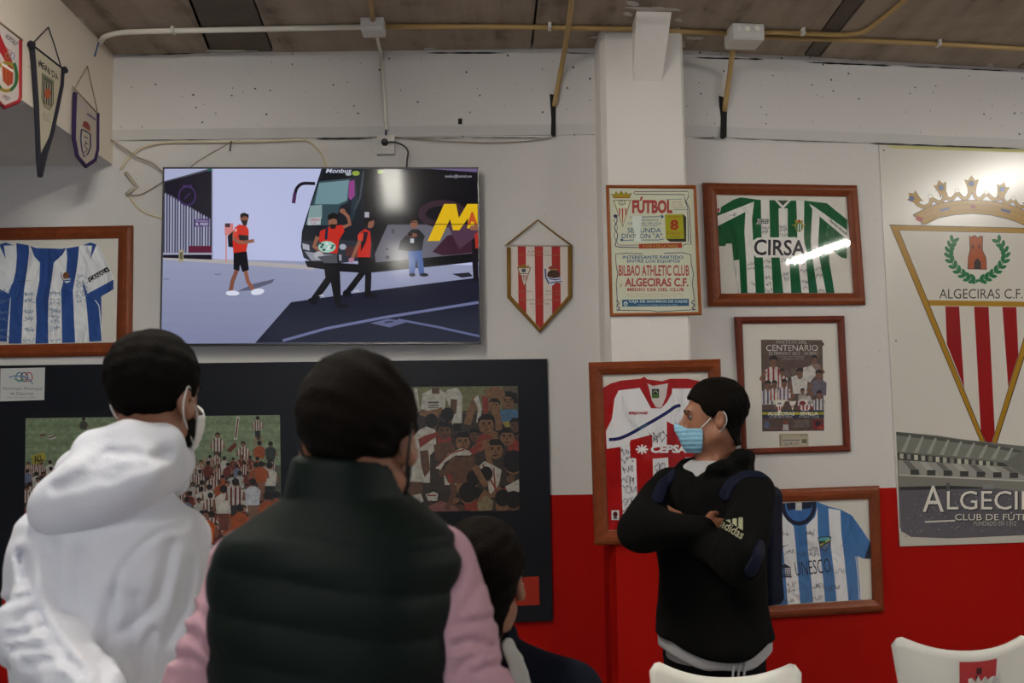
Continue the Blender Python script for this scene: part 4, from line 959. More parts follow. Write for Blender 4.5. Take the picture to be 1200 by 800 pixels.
p.poly([(374, 478), (374, 452), (386, 438), (398, 452), (399, 479)], '1e120e'); p.rect(367, 388, 372, 403, '1e120e'); p.rect(390, 389, 395, 404, '1e120e')
GRN = '116238'
def leaf(x, y, a, L=18, w=6):
    ca, sa = math.cos(a), math.sin(a)
    p.poly([(x + u * ca - v * sa, y + u * sa + v * ca) for u, v in [(0, 0), (L * .3, -w * .8), (L * .7, -w * .8), (L, 0), (L * .7, w * .8), (L * .3, w * .8)]], GRN)
Lp = smooth_path([(300, 372), (286, 410), (290, 446), (316, 482), (352, 508), (388, 520)], 4)
Rp = smooth_path([(458, 372), (482, 410), (482, 446), (456, 482), (420, 508), (384, 522)], 4)
for P_, sgn in ((Lp, 1), (Rp, -1)):
    p.line(P_, 4, GRN)
    for i in range(1, len(P_) - 1, 2):
        t = P_[i - 1] - P_[i + 1]; a = math.atan2(t[1], t[0])
        leaf(P_[i][0], P_[i][1], a + .6, 30, 8); leaf(P_[i][0], P_[i][1], a - .6, 30, 8)
p.line([(384, 515), (416, 530)], 6, GRN); p.line([(400, 515), (368, 530)], 6, GRN)
# crown
setcrop(p, 1040, 190, 7.5)
top = [(222, 462), (310, 415), (400, 375), (560, 342), (750, 330), (940, 345), (1100, 380), (1190, 415), (1290, 470)]
bot = [(1215, 562), (1130, 525), (1050, 500), (900, 466), (750, 455), (600, 463), (450, 492), (340, 545), (296, 548), (300, 500), (235, 480)]
def spike(cx, cy, s, rot):
    q = [(-28, 95), (-30, 45), (-60, -40), (-30, -28), (0, -72), (30, -28), (62, -40), (38, 45), (38, 95), (20, 70), (-15, 70)]
    ca, sa = math.cos(rot), math.sin(rot)
    return [(cx + s * (x * ca - y * sa), cy + s * (x * sa + y * ca)) for x, y in q]
wave = [(232, 330), (270, 372), (325, 392), (375, 365), (390, 325), (450, 352), (490, 330), (505, 270), (520, 315), (570, 322), (615, 275), (660, 315), (705, 310), (740, 240), (775, 310), (820, 320), (870, 280), (930, 325), (985, 320), (1000, 270), (1020, 340), (1060, 360), (1105, 330), (1150, 385), (1200, 390), (1250, 360), (1290, 300)]
p.line(wave, 34, GL, sm=4)
sp = [spike(738, 190, .98, 0), spike(468, 222, .9, -.28), spike(1008, 238, .9, .28), spike(232, 312, .85, -.85), spike(1265, 330, .85, .85)]
for q in sp: p.line(q, 7, GL, closed=True)
p.poly(smooth_path(top, 3) + bot, GL)
p.line(wave, 24, GD, sm=4)
for q in sp: p.poly(q, GD)
def inset(pts, dy): return [(x, y + dy) for x, y in pts]
p.poly(inset(smooth_path([(232, 462)] + top[1:-1] + [(1280, 470)], 3), 6) + inset([(1212, 556), (1130, 518), (1050, 493), (900, 459), (750, 448), (600, 456), (450, 485), (338, 538), (304, 540), (310, 500), (250, 480)], 0), GD)
p.line([(300, 450), (450, 405), (600, 380), (750, 372), (900, 382), (1060, 415), (1200, 470)], 3, '5a4418', sm=3); p.line([(310, 500), (450, 450), (600, 426), (750, 420), (900, 430), (1060, 462), (1210, 520)], 3, '5a4418', sm=3)
NB = '1c2c60'
for x, y in ((736, 188), (470, 222), (210, 320), (1008, 238), (1270, 335)): p.ell(x, y, 24, 25, GL, n=18); p.ell(x, y, 21, 22, NB, n=18)
for x, y in ((376, 300), (610, 250), (868, 268), (1106, 320)): p.ell(x, y, 20, 20, '4a4438', n=16); p.ell(x, y, 17, 17, '9a968e', n=16)
p.poly([(462, 416), (545, 398), (548, 412), (466, 434)], '4c5470'); p.poly([(995, 405), (1080, 428), (1078, 450), (1000, 426)], NB); p.poly([(722, 392), (752, 376), (782, 392), (752, 410)], '8a2c30'); p.poly([(254, 476), (314, 488), (292, 528), (248, 506)], '8a1614')
p.build('crest', M_vinyl, post)
p = Print(WR, .0048)
p.poly([(1050, 506), (1267, 530), (1276, 613), (1056, 627)], '4a4a46')
setcrop(p, 1020, 400, 3.2)
p.poly([(96, 338), (250, 352), (420, 378), (572, 410), (500, 452), (330, 432), (200, 420), (100, 414)], '55564f'); p.poly([(96, 338), (420, 378), (572, 410), (560, 418), (410, 390), (98, 352)], '3a3b36')
for i in range(9): x = 115 + i * 48; p.poly([(x, 412 + i * 4), (x + 30, 350 + i * 6), (x + 38, 352 + i * 6), (x + 16, 414 + i * 4)], '6c6d66')
p.poly([(100, 414), (500, 452), (560, 490), (800, 560), (800, 700), (110, 700)], '4d4c49')
p.poly([(100, 416), (498, 454), (520, 470), (104, 444)], '2c2c2a')
for i in range(14): x = 110 + i * 27; p.poly([(x, 420 + i * 2.4), (x + 14, 421 + i * 2.4), (x + 14, 440 + i * 2.4), (x, 439 + i * 2.4)], ['7c7b70', '5c5b54', '8a897c'][i % 3])
p.poly([(104, 444), (520, 470), (600, 520), (106, 498)], '6a6863'); p.poly([(106, 500), (610, 522), (800, 570), (108, 556)], '585651')
for i in range(7): x = 120 + i * 62; p.poly([(x, 446 + i * 4), (x + 26, 447 + i * 4), (x + 70, 498), (x + 44, 498)], ['4a4946', '767470'][i % 2]); p.rect(x + 30, 480 + i * 2, x + 62, 500 + i * 2, '2a2a28')
p.line([(106, 500), (610, 524)], 5, '86847c'); p.poly([(108, 545), (300, 540), (460, 548), (460, 562), (110, 562)], '232322')
p.poly([(108, 558), (470, 550), (800, 590), (800, 720), (300, 738), (150, 735), (118, 715)], '413e42')
rr = random.Random(4)
for i in range(260):
    x = rr.uniform(112, 780); y = rr.uniform(570, 715); p.ell(x, y, 3.2, 2.6, rr.choice(['55525a', '343236', '605c60', '2e2c32', '4a4a60']), n=6)
p.rect(284, 530, 296, 600, '3a3a3c'); p.rect(420, 535, 460, 552, '5a5a58')
p.poly([(108, 720), (118, 712), (150, 732), (300, 738), (800, 716), (800, 745), (110, 768)], '8a867e')
def shadow_text(t, *bx, bold=0.0):
    p.text(t, bx[0] + 4, bx[1] + 4, bx[2] + 4, bx[3] + 4, '222222', bold=bold); p.text(t, *bx, 'a09c94', bold=bold)
shadow_text('A', 195, 540, 274, 638, bold=.0); shadow_text('LGECIRAS', 286, 560, 735, 630, bold=.0)
shadow_text('CLUB DE FÚTBOL', 316, 640, 645, 670); p.text('FUNDADO EN 1.912', 387, 673, 545, 690, '807c76'); p.line([(203, 676), (316, 671)], 5, 'a09c94'); p.line([(650, 668), (740, 664)], 5, 'a09c94')
p.build('stadium_print', M_vinyl, post)
p = Print(WR, .0046); setcrop(p, 780, 0, 2.857)
p.poly([(740, 486), (1200, 500), (1300, 506), (1300, 513), (1200, 510), (760, 497)], 'aaa06a'); p.build('masking_tape', M_paper, post)
for x, y in ((1036, 176), (1050, 399), (1061, 628)): mesh('nail', *tube_data([WR.hit(x, y, .004), WR.hit(x, y, .008)], .004, 8), M_dark, post)
# ---------------------------------------------------------------- pennants
M_gold = mat('gold_fringe', alb('8a6420'), rough=0.7, bump=0.6, bscale=300, var=0.3, vscale=150)
M_navy = mat('navy_fringe', alb('15141e'), rough=0.8, bump=0.6, bscale=300)
M_purp = mat('purple_fringe', alb('2c1848'), rough=0.8, bump=0.6, bscale=300)
M_redb = mat('red_ribbon', alb('8a1a20'), rough=0.6)
M_cord = mat('thin_string', (0.30, 0.24, 0.16), rough=0.8)
def pen(label, pl, off, crop, outline, fringe, cord, rod, mf, mc, mrod, fr=.006, open_top=True):
    o3 = [pl.hit(crop[0] + x / crop[2], crop[1] + y / crop[2], off) for x, y in outline]
    e = empty('pennant', min(o3, key=lambda q: q[2])); tag(e, label, 'pennant')
    def P3(x, y, o=off): return pl.hit(crop[0] + x / crop[2], crop[1] + y / crop[2], o)
    for f_ in fringe: tube('fringe', [P3(*q, off + .002) for q in f_], fr, mf, e, seg=6)
    if cord: tube('cord', [P3(*q, off + .004) for q in cord], .003 if crop[2] < 5 else .0045, mc, e, seg=6)
    if rod: tube('rod', [P3(*q, off + .003) for q in rod], .0045, mrod, e, seg=8)
    return e
CG = (580, 250, 5.33)
ol = [(90, 195), (460, 195), (460, 520), (285, 720), (98, 520)]
e = pen('red and white striped gold-fringed pennant hanging between television and column', WL, .012, CG, ol, [[(86, 215), (88, 520), (280, 732), (468, 520), (468, 205)]], [(72, 198), (170, 118), (268, 40), (370, 120), (480, 202)], [(60, 200), (486, 202)], M_gold, M_gold, mat('clear_rod', (.5, .45, .4), rough=.3), fr=.0125)
p = Print(WL, .013, CG)
cloth_slab(p, ol, '9c948e', .003)
for a, b, c, d in ((143, 192, 147, 196), (248, 300, 254, 303), (354, 407, 358, 411)):
    ya = lambda x: 720 - abs(x - 285) * 1.09
    p.poly([(a, 196), (b, 196), (d, min(ya(d), 720)), (285, 718), (c, ya(c))] if a == 248 else [(a, 196), (b, 196), (d, ya(d)), (c, ya(c))], 'a02320')
fb_ = p.build('flag', M_flag, e)
p = Print(WL, .0135, CG)
p.poly([(138, 336), (226, 336), (184, 462)], '7a5a20'); p.poly([(146, 342), (218, 342), (184, 450)], '9a948c'); p.ell(180, 356, 15, 12, '2a3a3c')
for x in (166, 180, 194): p.poly([(x - 3, 384), (x + 4, 384), (x + 3, 420), (x - 1, 420)], '8a2028')
p.poly([(150, 334), (146, 322), (160, 326), (180, 316), (200, 326), (216, 322), (212, 334)], '8a6a20'); p.line([(154, 375), (212, 375)], 4, '2a2a30')
p.build('club_crest', M_flag, fb_)
p = Print(WL, .0135, CG)
p.ell(366, 384, 40, 34, '3c2014', n=20); p.line([(340, 375), (366, 365), (395, 380)], 3, '241209'); p.line([(350, 400), (380, 405)], 3, '241209')
p.poly([(338, 350), (334, 334), (350, 330), (364, 320), (380, 330), (392, 336), (388, 352)], '8a3028'); p.line([(338, 350), (390, 351)], 5, '9a8a50')
p.poly([(312, 338), (322, 395), (370, 405), (412, 398), (422, 432), (380, 432), (352, 456), (320, 420), (308, 385)], '9a9ca4'); p.line([(314, 345), (318, 400), (338, 438)], 9, '22386e'); p.line([(335, 405), (375, 415), (412, 408)], 7, '22386e'); p.line([(345, 435), (375, 428), (418, 424)], 7, '22386e')
p.build('club_crest', M_flag, fb_)
GT = '8a6434'
for t, x0, y0, x1, y1 in (('ALGECIRAS C. F.', 205, 232, 342, 244), ('REAL SOCIEDAD DE FUTBOL S.A.D.', 148, 254, 400, 266), ('ALGECIRAS', 140, 480, 230, 491), ('REAL SOC', 320, 480, 412, 490), ('DE FUTBOL', 322, 500, 408, 510), ('TEMPORADA PARTIDO AMISTOSO', 148, 534, 404, 545), ('ALGECIRAS 2002', 218, 558, 342, 569)): p = Print(WL, .0135, CG); p.text(t, x0, y0, x1, y1, GT); p.build('gold_lettering', M_flag, fb_)
C3 = (0, 15, 4.0)
# the black-edged long pennant
ol = [(152, 150), (292, 268), (290, 330), (262, 470), (230, 600), (188, 752), (180, 700), (172, 500), (160, 300)]
e = pen('long black-edged triangular pennant lettered MERIDA on the lintel', LF, .012, C3, ol, [[(150, 150), (158, 240), (170, 420), (176, 560), (180, 690), (188, 770)], [(292, 270), (288, 340), (268, 440), (240, 570), (212, 660), (188, 765)]], [(150, 148), (190, 105), (227, 68), (255, 150), (288, 260)], [(138, 140), (305, 270)], M_navy, M_navy, M_navy, fr=.011)
p = Print(LF, .013, C3)
cloth_slab(p, ol, '8d8674', .003); p.poly([(178, 690), (200, 640), (225, 590), (234, 600), (212, 660), (188, 760)], '15141e')
fl = p.build('flag', M_flag, e)
p = Print(LF, .0135, C3)
for i, ch in enumerate('MERIDA'): p.text(ch, 180 + i * 15.5, 222 + i * 12.0, 194 + i * 15.5 - (8 if ch == 'I' else 0), 254 + i * 12.0, '1c1a1c', rot=4, shear=-.2, bold=.02)
p.build('lettering', M_flag, fl); p = Print(LF, .0135, C3); p.text('A.D.', 200, 470, 238, 495, '6a6658', rot=25); p.line([(198, 492), (238, 514)], 3, '6a6658')
p.build('lettering', M_flag, fl)
p = Print(LF, .0135, C3)
p.poly([(198, 284), (250, 318), (250, 425), (232, 456), (208, 440), (196, 400)], '77705c'); p.poly([(202, 292), (247, 322), (246, 340), (202, 312)], '3a4030')
for k in range(4): p.poly([(203 + k * 12, 315 + k * 7), (209 + k * 12, 319 + k * 7), (209 + k * 11, 430 + k * 3), (204 + k * 11, 424 + k * 5)], '14161e')
p.ell(223, 378, 15, 24, 'a04a24', rot=.1, n=16); p.line([(198, 284), (250, 318), (250, 425), (232, 456), (208, 440), (196, 400)], 4, '4a4a24', closed=True)
p.build('club_crest', M_flag, fl)
for q in ((148, 148), (302, 268)):
    c = LF.hit(C3[0] + q[0] / 4, C3[1] + q[1] / 4, .018); bm = bmesh.new(); bmesh.ops.create_icosphere(bm, subdivisions=2, radius=.017, matrix=Matrix.Translation(Vector(c)))
    for v_ in bm.verts: v_.co += Vector((random.uniform(-.003, .003),) * 3)
    bm_obj('tassel', bm, M_navy, e, smooth=True)
# the purple-edged pennant
ol = [(348, 372), (458, 468), (458, 640), (446, 690), (402, 722), (366, 680), (348, 590)]
e = pen('white purple-edged rounded pennant on the lintel next to the television wall', LF, .012, C3, ol, [[(352, 375), (348, 480), (346, 590), (362, 672), (402, 720), (444, 690), (456, 640), (457, 470)]], [(348, 360), (378, 305), (410, 250), (432, 350), (456, 460)], [(342, 348), (464, 478)], M_purp, M_cord, M_cord, fr=.010)
p = Print(LF, .013, C3); cloth_slab(p, ol, '857c70', .003); fl = p.build('flag', M_flag, e)
p = Print(LF, .0135, C3)
p.text('deportivo', 360, 428, 412, 446, '8a80a0', rot=38); p.build('lettering', M_flag, fl); p = Print(LF, .0135, C3); p.text('palencia', 404, 478, 452, 496, '33205a', rot=36, bold=.03)
p.build('lettering', M_flag, fl)
p = Print(LF, .0135, C3)
p.poly([(386, 530), (392, 508), (408, 510), (422, 530), (424, 556), (404, 548)], '7a2c28'); p.line([(386, 532), (424, 558)], 4, '8a7a50')
sh = [(382, 545), (404, 556), (424, 570), (424, 630), (412, 660), (394, 676), (384, 640), (378, 590)]
p.poly(sh, '857c70'); p.line(sh, 7, '1c1640', closed=True); p.line([(394, 580), (412, 588)], 5, '1c1640'); p.line([(404, 600), (398, 625), (410, 640), (394, 655)], 4, '1c1a1c', sm=3); p.line([(402, 610), (414, 616)], 4, '1c1a1c')
p.build('club_crest', M_flag, fl)
# the red-edged one at the frame's edge
ol = [(-75, -10), (94, 128), (92, 400), (82, 420), (18, 448), (-50, 380), (-70, 300)]
e = pen('white pennant with red sash and gold wreath crest beside the MERIDA pennant', LF, .012, C3, ol, [[(-72, -5), (-70, 300), (-50, 378), (20, 444), (84, 418), (93, 396), (94, 130)]], None, [(-80, -18), (104, 128)], M_redb, M_cord, M_cord, fr=.009)
p = Print(LF, .013, C3); cloth_slab(p, ol, '8c8480', .003); p.poly([(-70, -5), (-30, 30), (60, 235), (60, 290), (20, 220), (-70, 60)], '92161c'); fl = p.build('flag', M_flag, e)
p = Print(LF, .0135, C3)
p.text('HOSPITALET', 20, 118, 90, 138, '26242c', rot=40, bold=.02); p.build('lettering', M_flag, fl); p = Print(LF, .0135, C3); p.text('1957', 10, 388, 48, 408, '2a2830', rot=30, bold=.02); p.build('lettering', M_flag, fl); p = Print(LF, .0135, C3); p.text('C.D.', -50, 60, -10, 80, '26242c', rot=40)
p.build('lettering', M_flag, fl)
p = Print(LF, .0135, C3)
p.ring(30, 300, 50, 16, '8a7424', ry=66); p.line([(50, 365), (74, 330), (76, 270), (66, 235)], 14, '1c5a34', sm=3); p.line([(4, 355), (-14, 320), (-14, 260)], 14, '1c5a34', sm=3)
p.poly([(8, 238), (62, 278), (60, 330), (38, 345), (14, 320)], 'a04a20'); p.line([(22, 262), (22, 320)], 5, '8a2018'); p.line([(38, 270), (38, 335)], 5, '8a2018'); p.line([(52, 282), (52, 332)], 5, '8a2018')
for x, y, c in ((28, 178, 'a03434'), (44, 188, '8a4a50'), (58, 202, '2a5a8a'), (36, 200, '8a7a2a')): p.ring(x, y, 10, 3, c, ry=15)
p.poly([(8, 232), (62, 268), (62, 280), (8, 246)], 'a09a98')
p.build('club_crest', M_flag, fl)
# ================================================================ pipes, boxes, cables
M_wpipe = mat('white_painted_pipe', alb('a39f97'), rough=0.5)
M_tan = mat('tan_conduit', (0.42, 0.27, 0.10), rough=0.5)
M_box = mat('junction_box_plastic', (0.62, 0.60, 0.57), rough=0.5)
M_cable_b = mat('black_cable', (0.015, 0.015, 0.016), rough=0.5)
M_cable_g = mat('brown_grey_cable', alb('786c60'), rough=0.6)
M_cable_y = mat('yellowed_cable', alb('a69a80'), rough=0.6)
def cc(px, py, d=.016): return at_z(px, py, H - d)
def clip(parent, px, py):
    c = cc(px, py, .014); box_obj('pipe_clip', c, (.018, .045, .034), M_box, parent, bev=.003)
def pipe(name, label, pts, r, m, clips=(), seg=10):
    e = empty(name, pts[0]); tag(e, label, 'pipe')
    tube('pipe', pts, r, m, e, seg=seg)
    for q in clips: clip(e, *q)
    return e
bend = smooth_path([cc(117, 50), cc(123, 43), cc(140, 38.5), cc(165, 37), cc(200, 36.2)], 5)
pipe('conduit_pipe', 'white painted conduit along the ceiling from the lintel to the small junction box', bend + [cc(428, 31.5)], .0135, M_wpipe, [(203, 35.5)])
pipe('conduit_pipe', 'tan conduit along the ceiling between the two junction boxes', [cc(448, 31), cc(600, 31.5), cc(735, 34), cc(856, 39)], .0125, M_tan, [(644, 31)])
pipe('conduit_pipe', 'tan conduit leaving the small junction box towards the room', [cc(437, 24), cc(434, 0), cc(428, -60)], .0125, M_tan)
pipe('conduit_pipe', 'tan conduit bending down from the ceiling into the slot left of the column', smooth_path([cc(675, -50, .046), cc(670, 0, .046), cc(664, 45, .046), WL.hit(656.5, 86, .06), WL.hit(650.5, 119, .045), WL.hit(650, 122, .02)], 4), .013, M_tan)
pipe('conduit_pipe', 'tan conduit running straight right from the big junction box', [cc(893, 43.5), cc(1000, 47), cc(1100, 51.5), cc(1300, 63)], .0125, M_tan, [(1100, 50.5)])
pipe('conduit_pipe', 'tan conduit leaving the big junction box and curving into the room', smooth_path([cc(893, 37.5), cc(950, 39.5), cc(985, 40.5), cc(1010, 38), cc(1030, 25), cc(1060, 0), cc(1100, -40)], 6), .0125, M_tan, [(941, 37)])
pipe('conduit_pipe', 'tan conduit dropping from the big junction box into the slot right of the column', [cc(859, 55, .05), WR.hit(855.5, 84, .06), WR.hit(850.5, 118, .05), WR.hit(849, 130, .02)], .014, M_tan)
def jbox(label, c, s, knocks, R=None):
    e = empty('junction_box', c); tag(e, label, 'junction box')
    R = R or Matrix.Identity(3)
    box_obj('body', c, s, M_box, e, R=R, bev=.006)
    box_obj('lid', np.array(c) - np.array([0, 0, s[2] * .5 + .004]), (s[0] * .96, s[1] * .96, .010), M_box, e, R=R, bev=.003)
    for k in range(knocks):
        q = np.array(c) + np.array([(k - (knocks - 1) / 2) * s[0] * .3, -s[1] / 2, .008])
        V, Fc = tube_data([q, q - np.array([0, .006, 0])], .014, 14); mesh('cable_gland', V, Fc, M_wpipe, e)
    return e
jbox('small white junction box where the white conduit turns tan', cc(437.5, 31, .03), (.115, .10, .058), 0)
jbox('large white junction box with three round glands right of the column', cc(872, 42, .04), (.165, .14, .078), 3, Matrix.Rotation(.12, 3, 'Z'))
e = empty('cable_trunking', WL.hit(446, 66, .05)); tag(e, 'thin white cable trunking dropping down the wall to the socket', 'trunking')
a, b, c = cc(441, 40, .03), WL.hit(447, 66, .034), WL.hit(452.5, 152, .034)
tube('upper_run', [a, b], .009, M_wpipe, e, seg=6)
tube('duct', [b, c], .010, M_wpipe, e, seg=4)
tube('blue_wire', [c, WL.hit(452, 158, .045)], .005, mat('blue_insulation', (.01, .02, .10), rough=.5), e, seg=6)
# socket, plug and cable
so = empty('wall_socket', WL.hit(452, 181, 0)); tag(so, 'white surface-mounted wall socket above the television', 'socket')
u0 = [WL.uv(x, y, .03) for x, y in [(441.5, 158), (462.5, 158), (462, 180), (441.5, 180.5)]]
slab('housing', WL, u0, .001, .030, M_box, so)
c0 = WL.hit(452, 168, .03); V, Fc = tube_data([c0, c0 - np.array([0, .004, 0])], .024, 20); mesh('socket_ring', V, Fc, M_wpipe, so)
pl_ = empty('power_plug', WL.hit(451.5, 167, .034)); tag(pl_, 'black mains plug in the wall socket', 'plug')
c0 = WL.hit(451, 167, .034); V, Fc = tube_data([c0, c0 - np.array([0, .018, 0]), c0 - np.array([0, .03, 0])], [.019, .018, .011], 14); mesh('plug_body', V, Fc, M_cable_b, pl_)
tube('plug_cable', [WL.hit(x, y, .055) for x, y in [(452, 167), (461, 166.5), (472, 170), (478, 177), (477, 188), (476.5, 198)]], .005, M_cable_b, pl_, seg=6, sm=5)
def cable(label, pts, r, m, off=.008, pl=WL):
    o = tube('loose_cable', [pl.hit(x, y, off if len(q) == 0 else q[0]) for x, y, *q in pts], r, m, None, seg=6, sm=5); tag(o, label, 'cable'); return o
cable('brown cable sagging from the corner hook to the top left of the television', [(124, 161), (132, 165), (150, 177), (160, 184), (178, 191), (188, 199), (196, 206)], .0055, M_cable_g, .034)
cable('yellowed cable looping from the corner up along the beam foot', [(141, 199), (150, 186), (165, 174), (190, 167.5), (240, 166.5), (300, 166), (350, 164), (362, 166), (375, 178), (382, 194), (383, 204)], .006, M_cable_y, .018)
cable('pale cable hanging left of the television', [(151, 229), (160, 242), (172, 250), (188, 255), (196, 256)], .0055, M_cable_y)
cable('thin grey cable going behind the television from the zigzag bracket', [(150, 229), (164, 228), (178, 221), (192, 212), (200, 206)], .004, M_cable_g)
cable('thin pale wire slanting behind the television top', [(268, 168), (250, 178), (232, 189), (220, 199)], .0028, M_cable_g)
cable('thin pale wire hanging along the beam foot right of the socket', [(463, 161), (500, 164), (560, 167), (610, 166), (640, 162), (646, 160)], .0030, M_cable_g, .016)
o = tube('bent_duct', [WL.hit(x, y, .012) for x, y in [(147, 202), (154, 211), (160.5, 219), (154, 223), (147.5, 229)]], .011, mat('dirty_duct', alb('857d70'), rough=.7), None, seg=4); tag(o, 'short dirty bent piece of duct left of the television', 'duct')
o = tube('wall_hook', [WL.hit(x, y, .02) for x, y in [(125, 157), (123.5, 160), (124.5, 163), (128, 163)]], .003, M_cable_g, None, seg=6, sm=3); tag(o, 'tiny rusty hook in the corner by the lintel', 'hook')
o = tube('wall_hook', [WL.hit(x, y, .03) for x, y in [(271.5, 165), (270.5, 167), (269.5, 177)]], .0035, M_cable_b, None, seg=6); tag(o, 'small dark nail holding the yellowed cable under the beam', 'hook')
o = tube('blue_wire', [LF.hit(x, y, .01) for x, y in [(115.5, 50), (114, 55), (111, 66)]], .004, mat('bright_blue_wire', (.01, .06, .22), rough=.5), None, seg=6, sm=3); tag(o, 'short blue wire end sticking out of the lintel by the conduit', 'wire')
o = slab('wall_anchor', WL, [WL.uv(x, y, .024) for x, y in [(537, 139), (541.5, 139), (541.5, 145.5), (537, 145.5)]], .0225, .027, M_dark); tag(o, 'small dark square anchor hole in the beam above the pennant', 'anchor')
# ================================================================ people: smooth implicit bodies and clothes
V3 = lambda *a: np.array(a, float)
def smin(a, b, k):
    h = np.clip(.5 + .5 * (b - a) / k, 0, 1); return b + (a - b) * h - k * h * (1 - h)
def smax(a, b, k): return -smin(-a, -b, k)
def s_ell(P, c, r, R=None):
    q = P - np.asarray(c)
    if R is not None: q = q @ R
    r = np.asarray(r, float); k0 = np.linalg.norm(q / r, axis=1); k1 = np.linalg.norm(q / r ** 2, axis=1) + 1e-9
    return k0 * (k0 - 1) / k1
def s_cone(P, a, b, ra, rb):
    a = np.asarray(a, float); b = np.asarray(b, float); ab = b - a
    t = np.clip(((P - a) @ ab) / (ab @ ab + 1e-12), 0, 1)
    return np.linalg.norm(P - a - t[:, None] * ab, axis=1) - (ra + (rb - ra) * t)
def s_path(P, pts, rs, k=.02):
    d = None
    for i in range(len(pts) - 1):
        e = s_cone(P, pts[i], pts[i + 1], rs[i], rs[i + 1]); d = e if d is None else smin(d, e, k)
    return d
def s_loft(P, z, cx, cy, rx, ry, n=2.3, kz=.02):
    Z = P[:, 2]; X = np.interp(Z, z, cx); Y = np.interp(Z, z, cy); A = np.interp(Z, z, rx); B = np.interp(Z, z, ry)
    k = (np.abs((P[:, 0] - X) / A) ** n + np.abs((P[:, 1] - Y) / B) ** n) ** (1 / n)
    return smax((k - 1) * np.minimum(A, B), np.maximum(z[0] - Z, Z - z[-1]), kz)
def rotz(a): c, s = math.cos(a), math.sin(a); return np.array([[c, -s, 0], [s, c, 0], [0, 0, 1.0]])
def rotx(a): c, s = math.cos(a), math.sin(a); return np.array([[1, 0, 0], [0, c, -s], [0, s, c.real]])
def roty(a): c, s = math.cos(a), math.sin(a); return np.array([[c, 0, s], [0, 1, 0], [-s, 0, c]])
def folds(P, amp, fr, seed, n=5, stretch=(1, 1, 1)):
    r = np.random.RandomState(seed); o = np.zeros(len(P)); Q = P * np.asarray(stretch)
    w = Q + .02 * np.sin(Q[:, [1, 2, 0]] * 23 + seed)
    for i in range(n):
        d = r.normal(size=3); d /= np.linalg.norm(d); o += np.sin(w @ d * fr * r.uniform(.6, 1.5) + r.uniform(0, 6.28))
    return amp * o / math.sqrt(n)
def surface(name, f, lo, hi, vox, m, parent=None, blk=8):
    """mesh the zero level of f with surface nets, looking only near the surface"""
    lo = np.asarray(lo, float); hi = np.asarray(hi, float)
    nb = np.maximum(1, np.ceil((hi - lo) / (vox * blk)).astype(int)); n = nb * blk + 1
    bc = [lo[i] + (np.arange(nb[i]) + .5) * blk * vox for i in range(3)]
    C = np.stack(np.meshgrid(*bc, indexing='ij'), -1).reshape(-1, 3)
    cdv = f(C).reshape(nb); near = np.abs(cdv) < vox * blk * 1.45
    d = np.repeat(np.repeat(np.repeat(cdv, blk, 0), blk, 1), blk, 2)
    mk = np.repeat(np.repeat(np.repeat(near, blk, 0), blk, 1), blk, 2)
    d = np.pad(d, ((0, 1),) * 3, mode='edge'); mk = np.pad(mk, ((0, 1),) * 3, mode='edge')
    for ax in range(3):                                         # samples shared with a near neighbour
        s1 = [slice(None)] * 3; s0 = [slice(None)] * 3; s1[ax] = slice(blk, None, blk); s0[ax] = slice(blk - 1, -1, blk)
        mk[tuple(s1)] |= mk[tuple(s0)]
    ix = np.argwhere(mk); d[mk] = f(lo + ix * vox)
    s = d < 0
    acc = np.zeros(tuple(n - 1) + (3,)); cnt = np.zeros(tuple(n - 1))
    g = [np.arange(n[i]) for i in range(3)]
    quads = []
    for ax in range(3):
        a = [slice(None)] * 3; b = [slice(None)] * 3; a[ax] = slice(0, -1); b[ax] = slice(1, None)
        d0, d1 = d[tuple(a)], d[tuple(b)]; c = s[tuple(a)] != s[tuple(b)]
        I = np.argwhere(c); t = d0[c] / (d0[c] - d1[c])
        pt = I.astype(float); pt[:, ax] += t
        o1, o2 = [(1, 2), (2, 0), (0, 1)][ax]
        cells = []
        for u, v in ((-1, -1), (0, -1), (0, 0), (-1, 0)):
            J = I.copy(); J[:, o1] += u; J[:, o2] += v; cells.append(J)
        okq = np.ones(len(I), bool)
        for J in cells:
            ok = np.all((J >= 0) & (J < n - 1), axis=1); okq &= ok
            np.add.at(acc, tuple(J[ok].T), pt[ok]); np.add.at(cnt, tuple(J[ok].T), 1)
        inside = s[tuple(a)][c]
        Q = np.stack([np.ravel_multi_index(np.clip(J, 0, n - 2).T, tuple(n - 1)) for J in cells], 1)
        Q[~inside] = Q[~inside][:, ::-1]
        quads.append(Q[okq])
    Q = np.concatenate(quads)
    used, inv = np.unique(Q, return_inverse=True); inv = inv.reshape(Q.shape)
    vv = acc.reshape(-1, 3)[used] / cnt.reshape(-1)[used][:, None] * vox + lo
    me = bpy.data.meshes.new(name)
    me.vertices.add(len(vv)); me.vertices.foreach_set('co', vv.ravel())
    me.loops.add(inv.size); me.loops.foreach_set('vertex_index', inv.ravel().astype(np.int32))
    me.polygons.add(len(inv)); me.polygons.foreach_set('loop_start', np.arange(0, inv.size, 4, dtype=np.int32))
    me.update(calc_edges=True); me.validate()
    me.polygons.foreach_set('use_smooth', [True] * len(me.polygons))
    return link(name, me, m, parent)
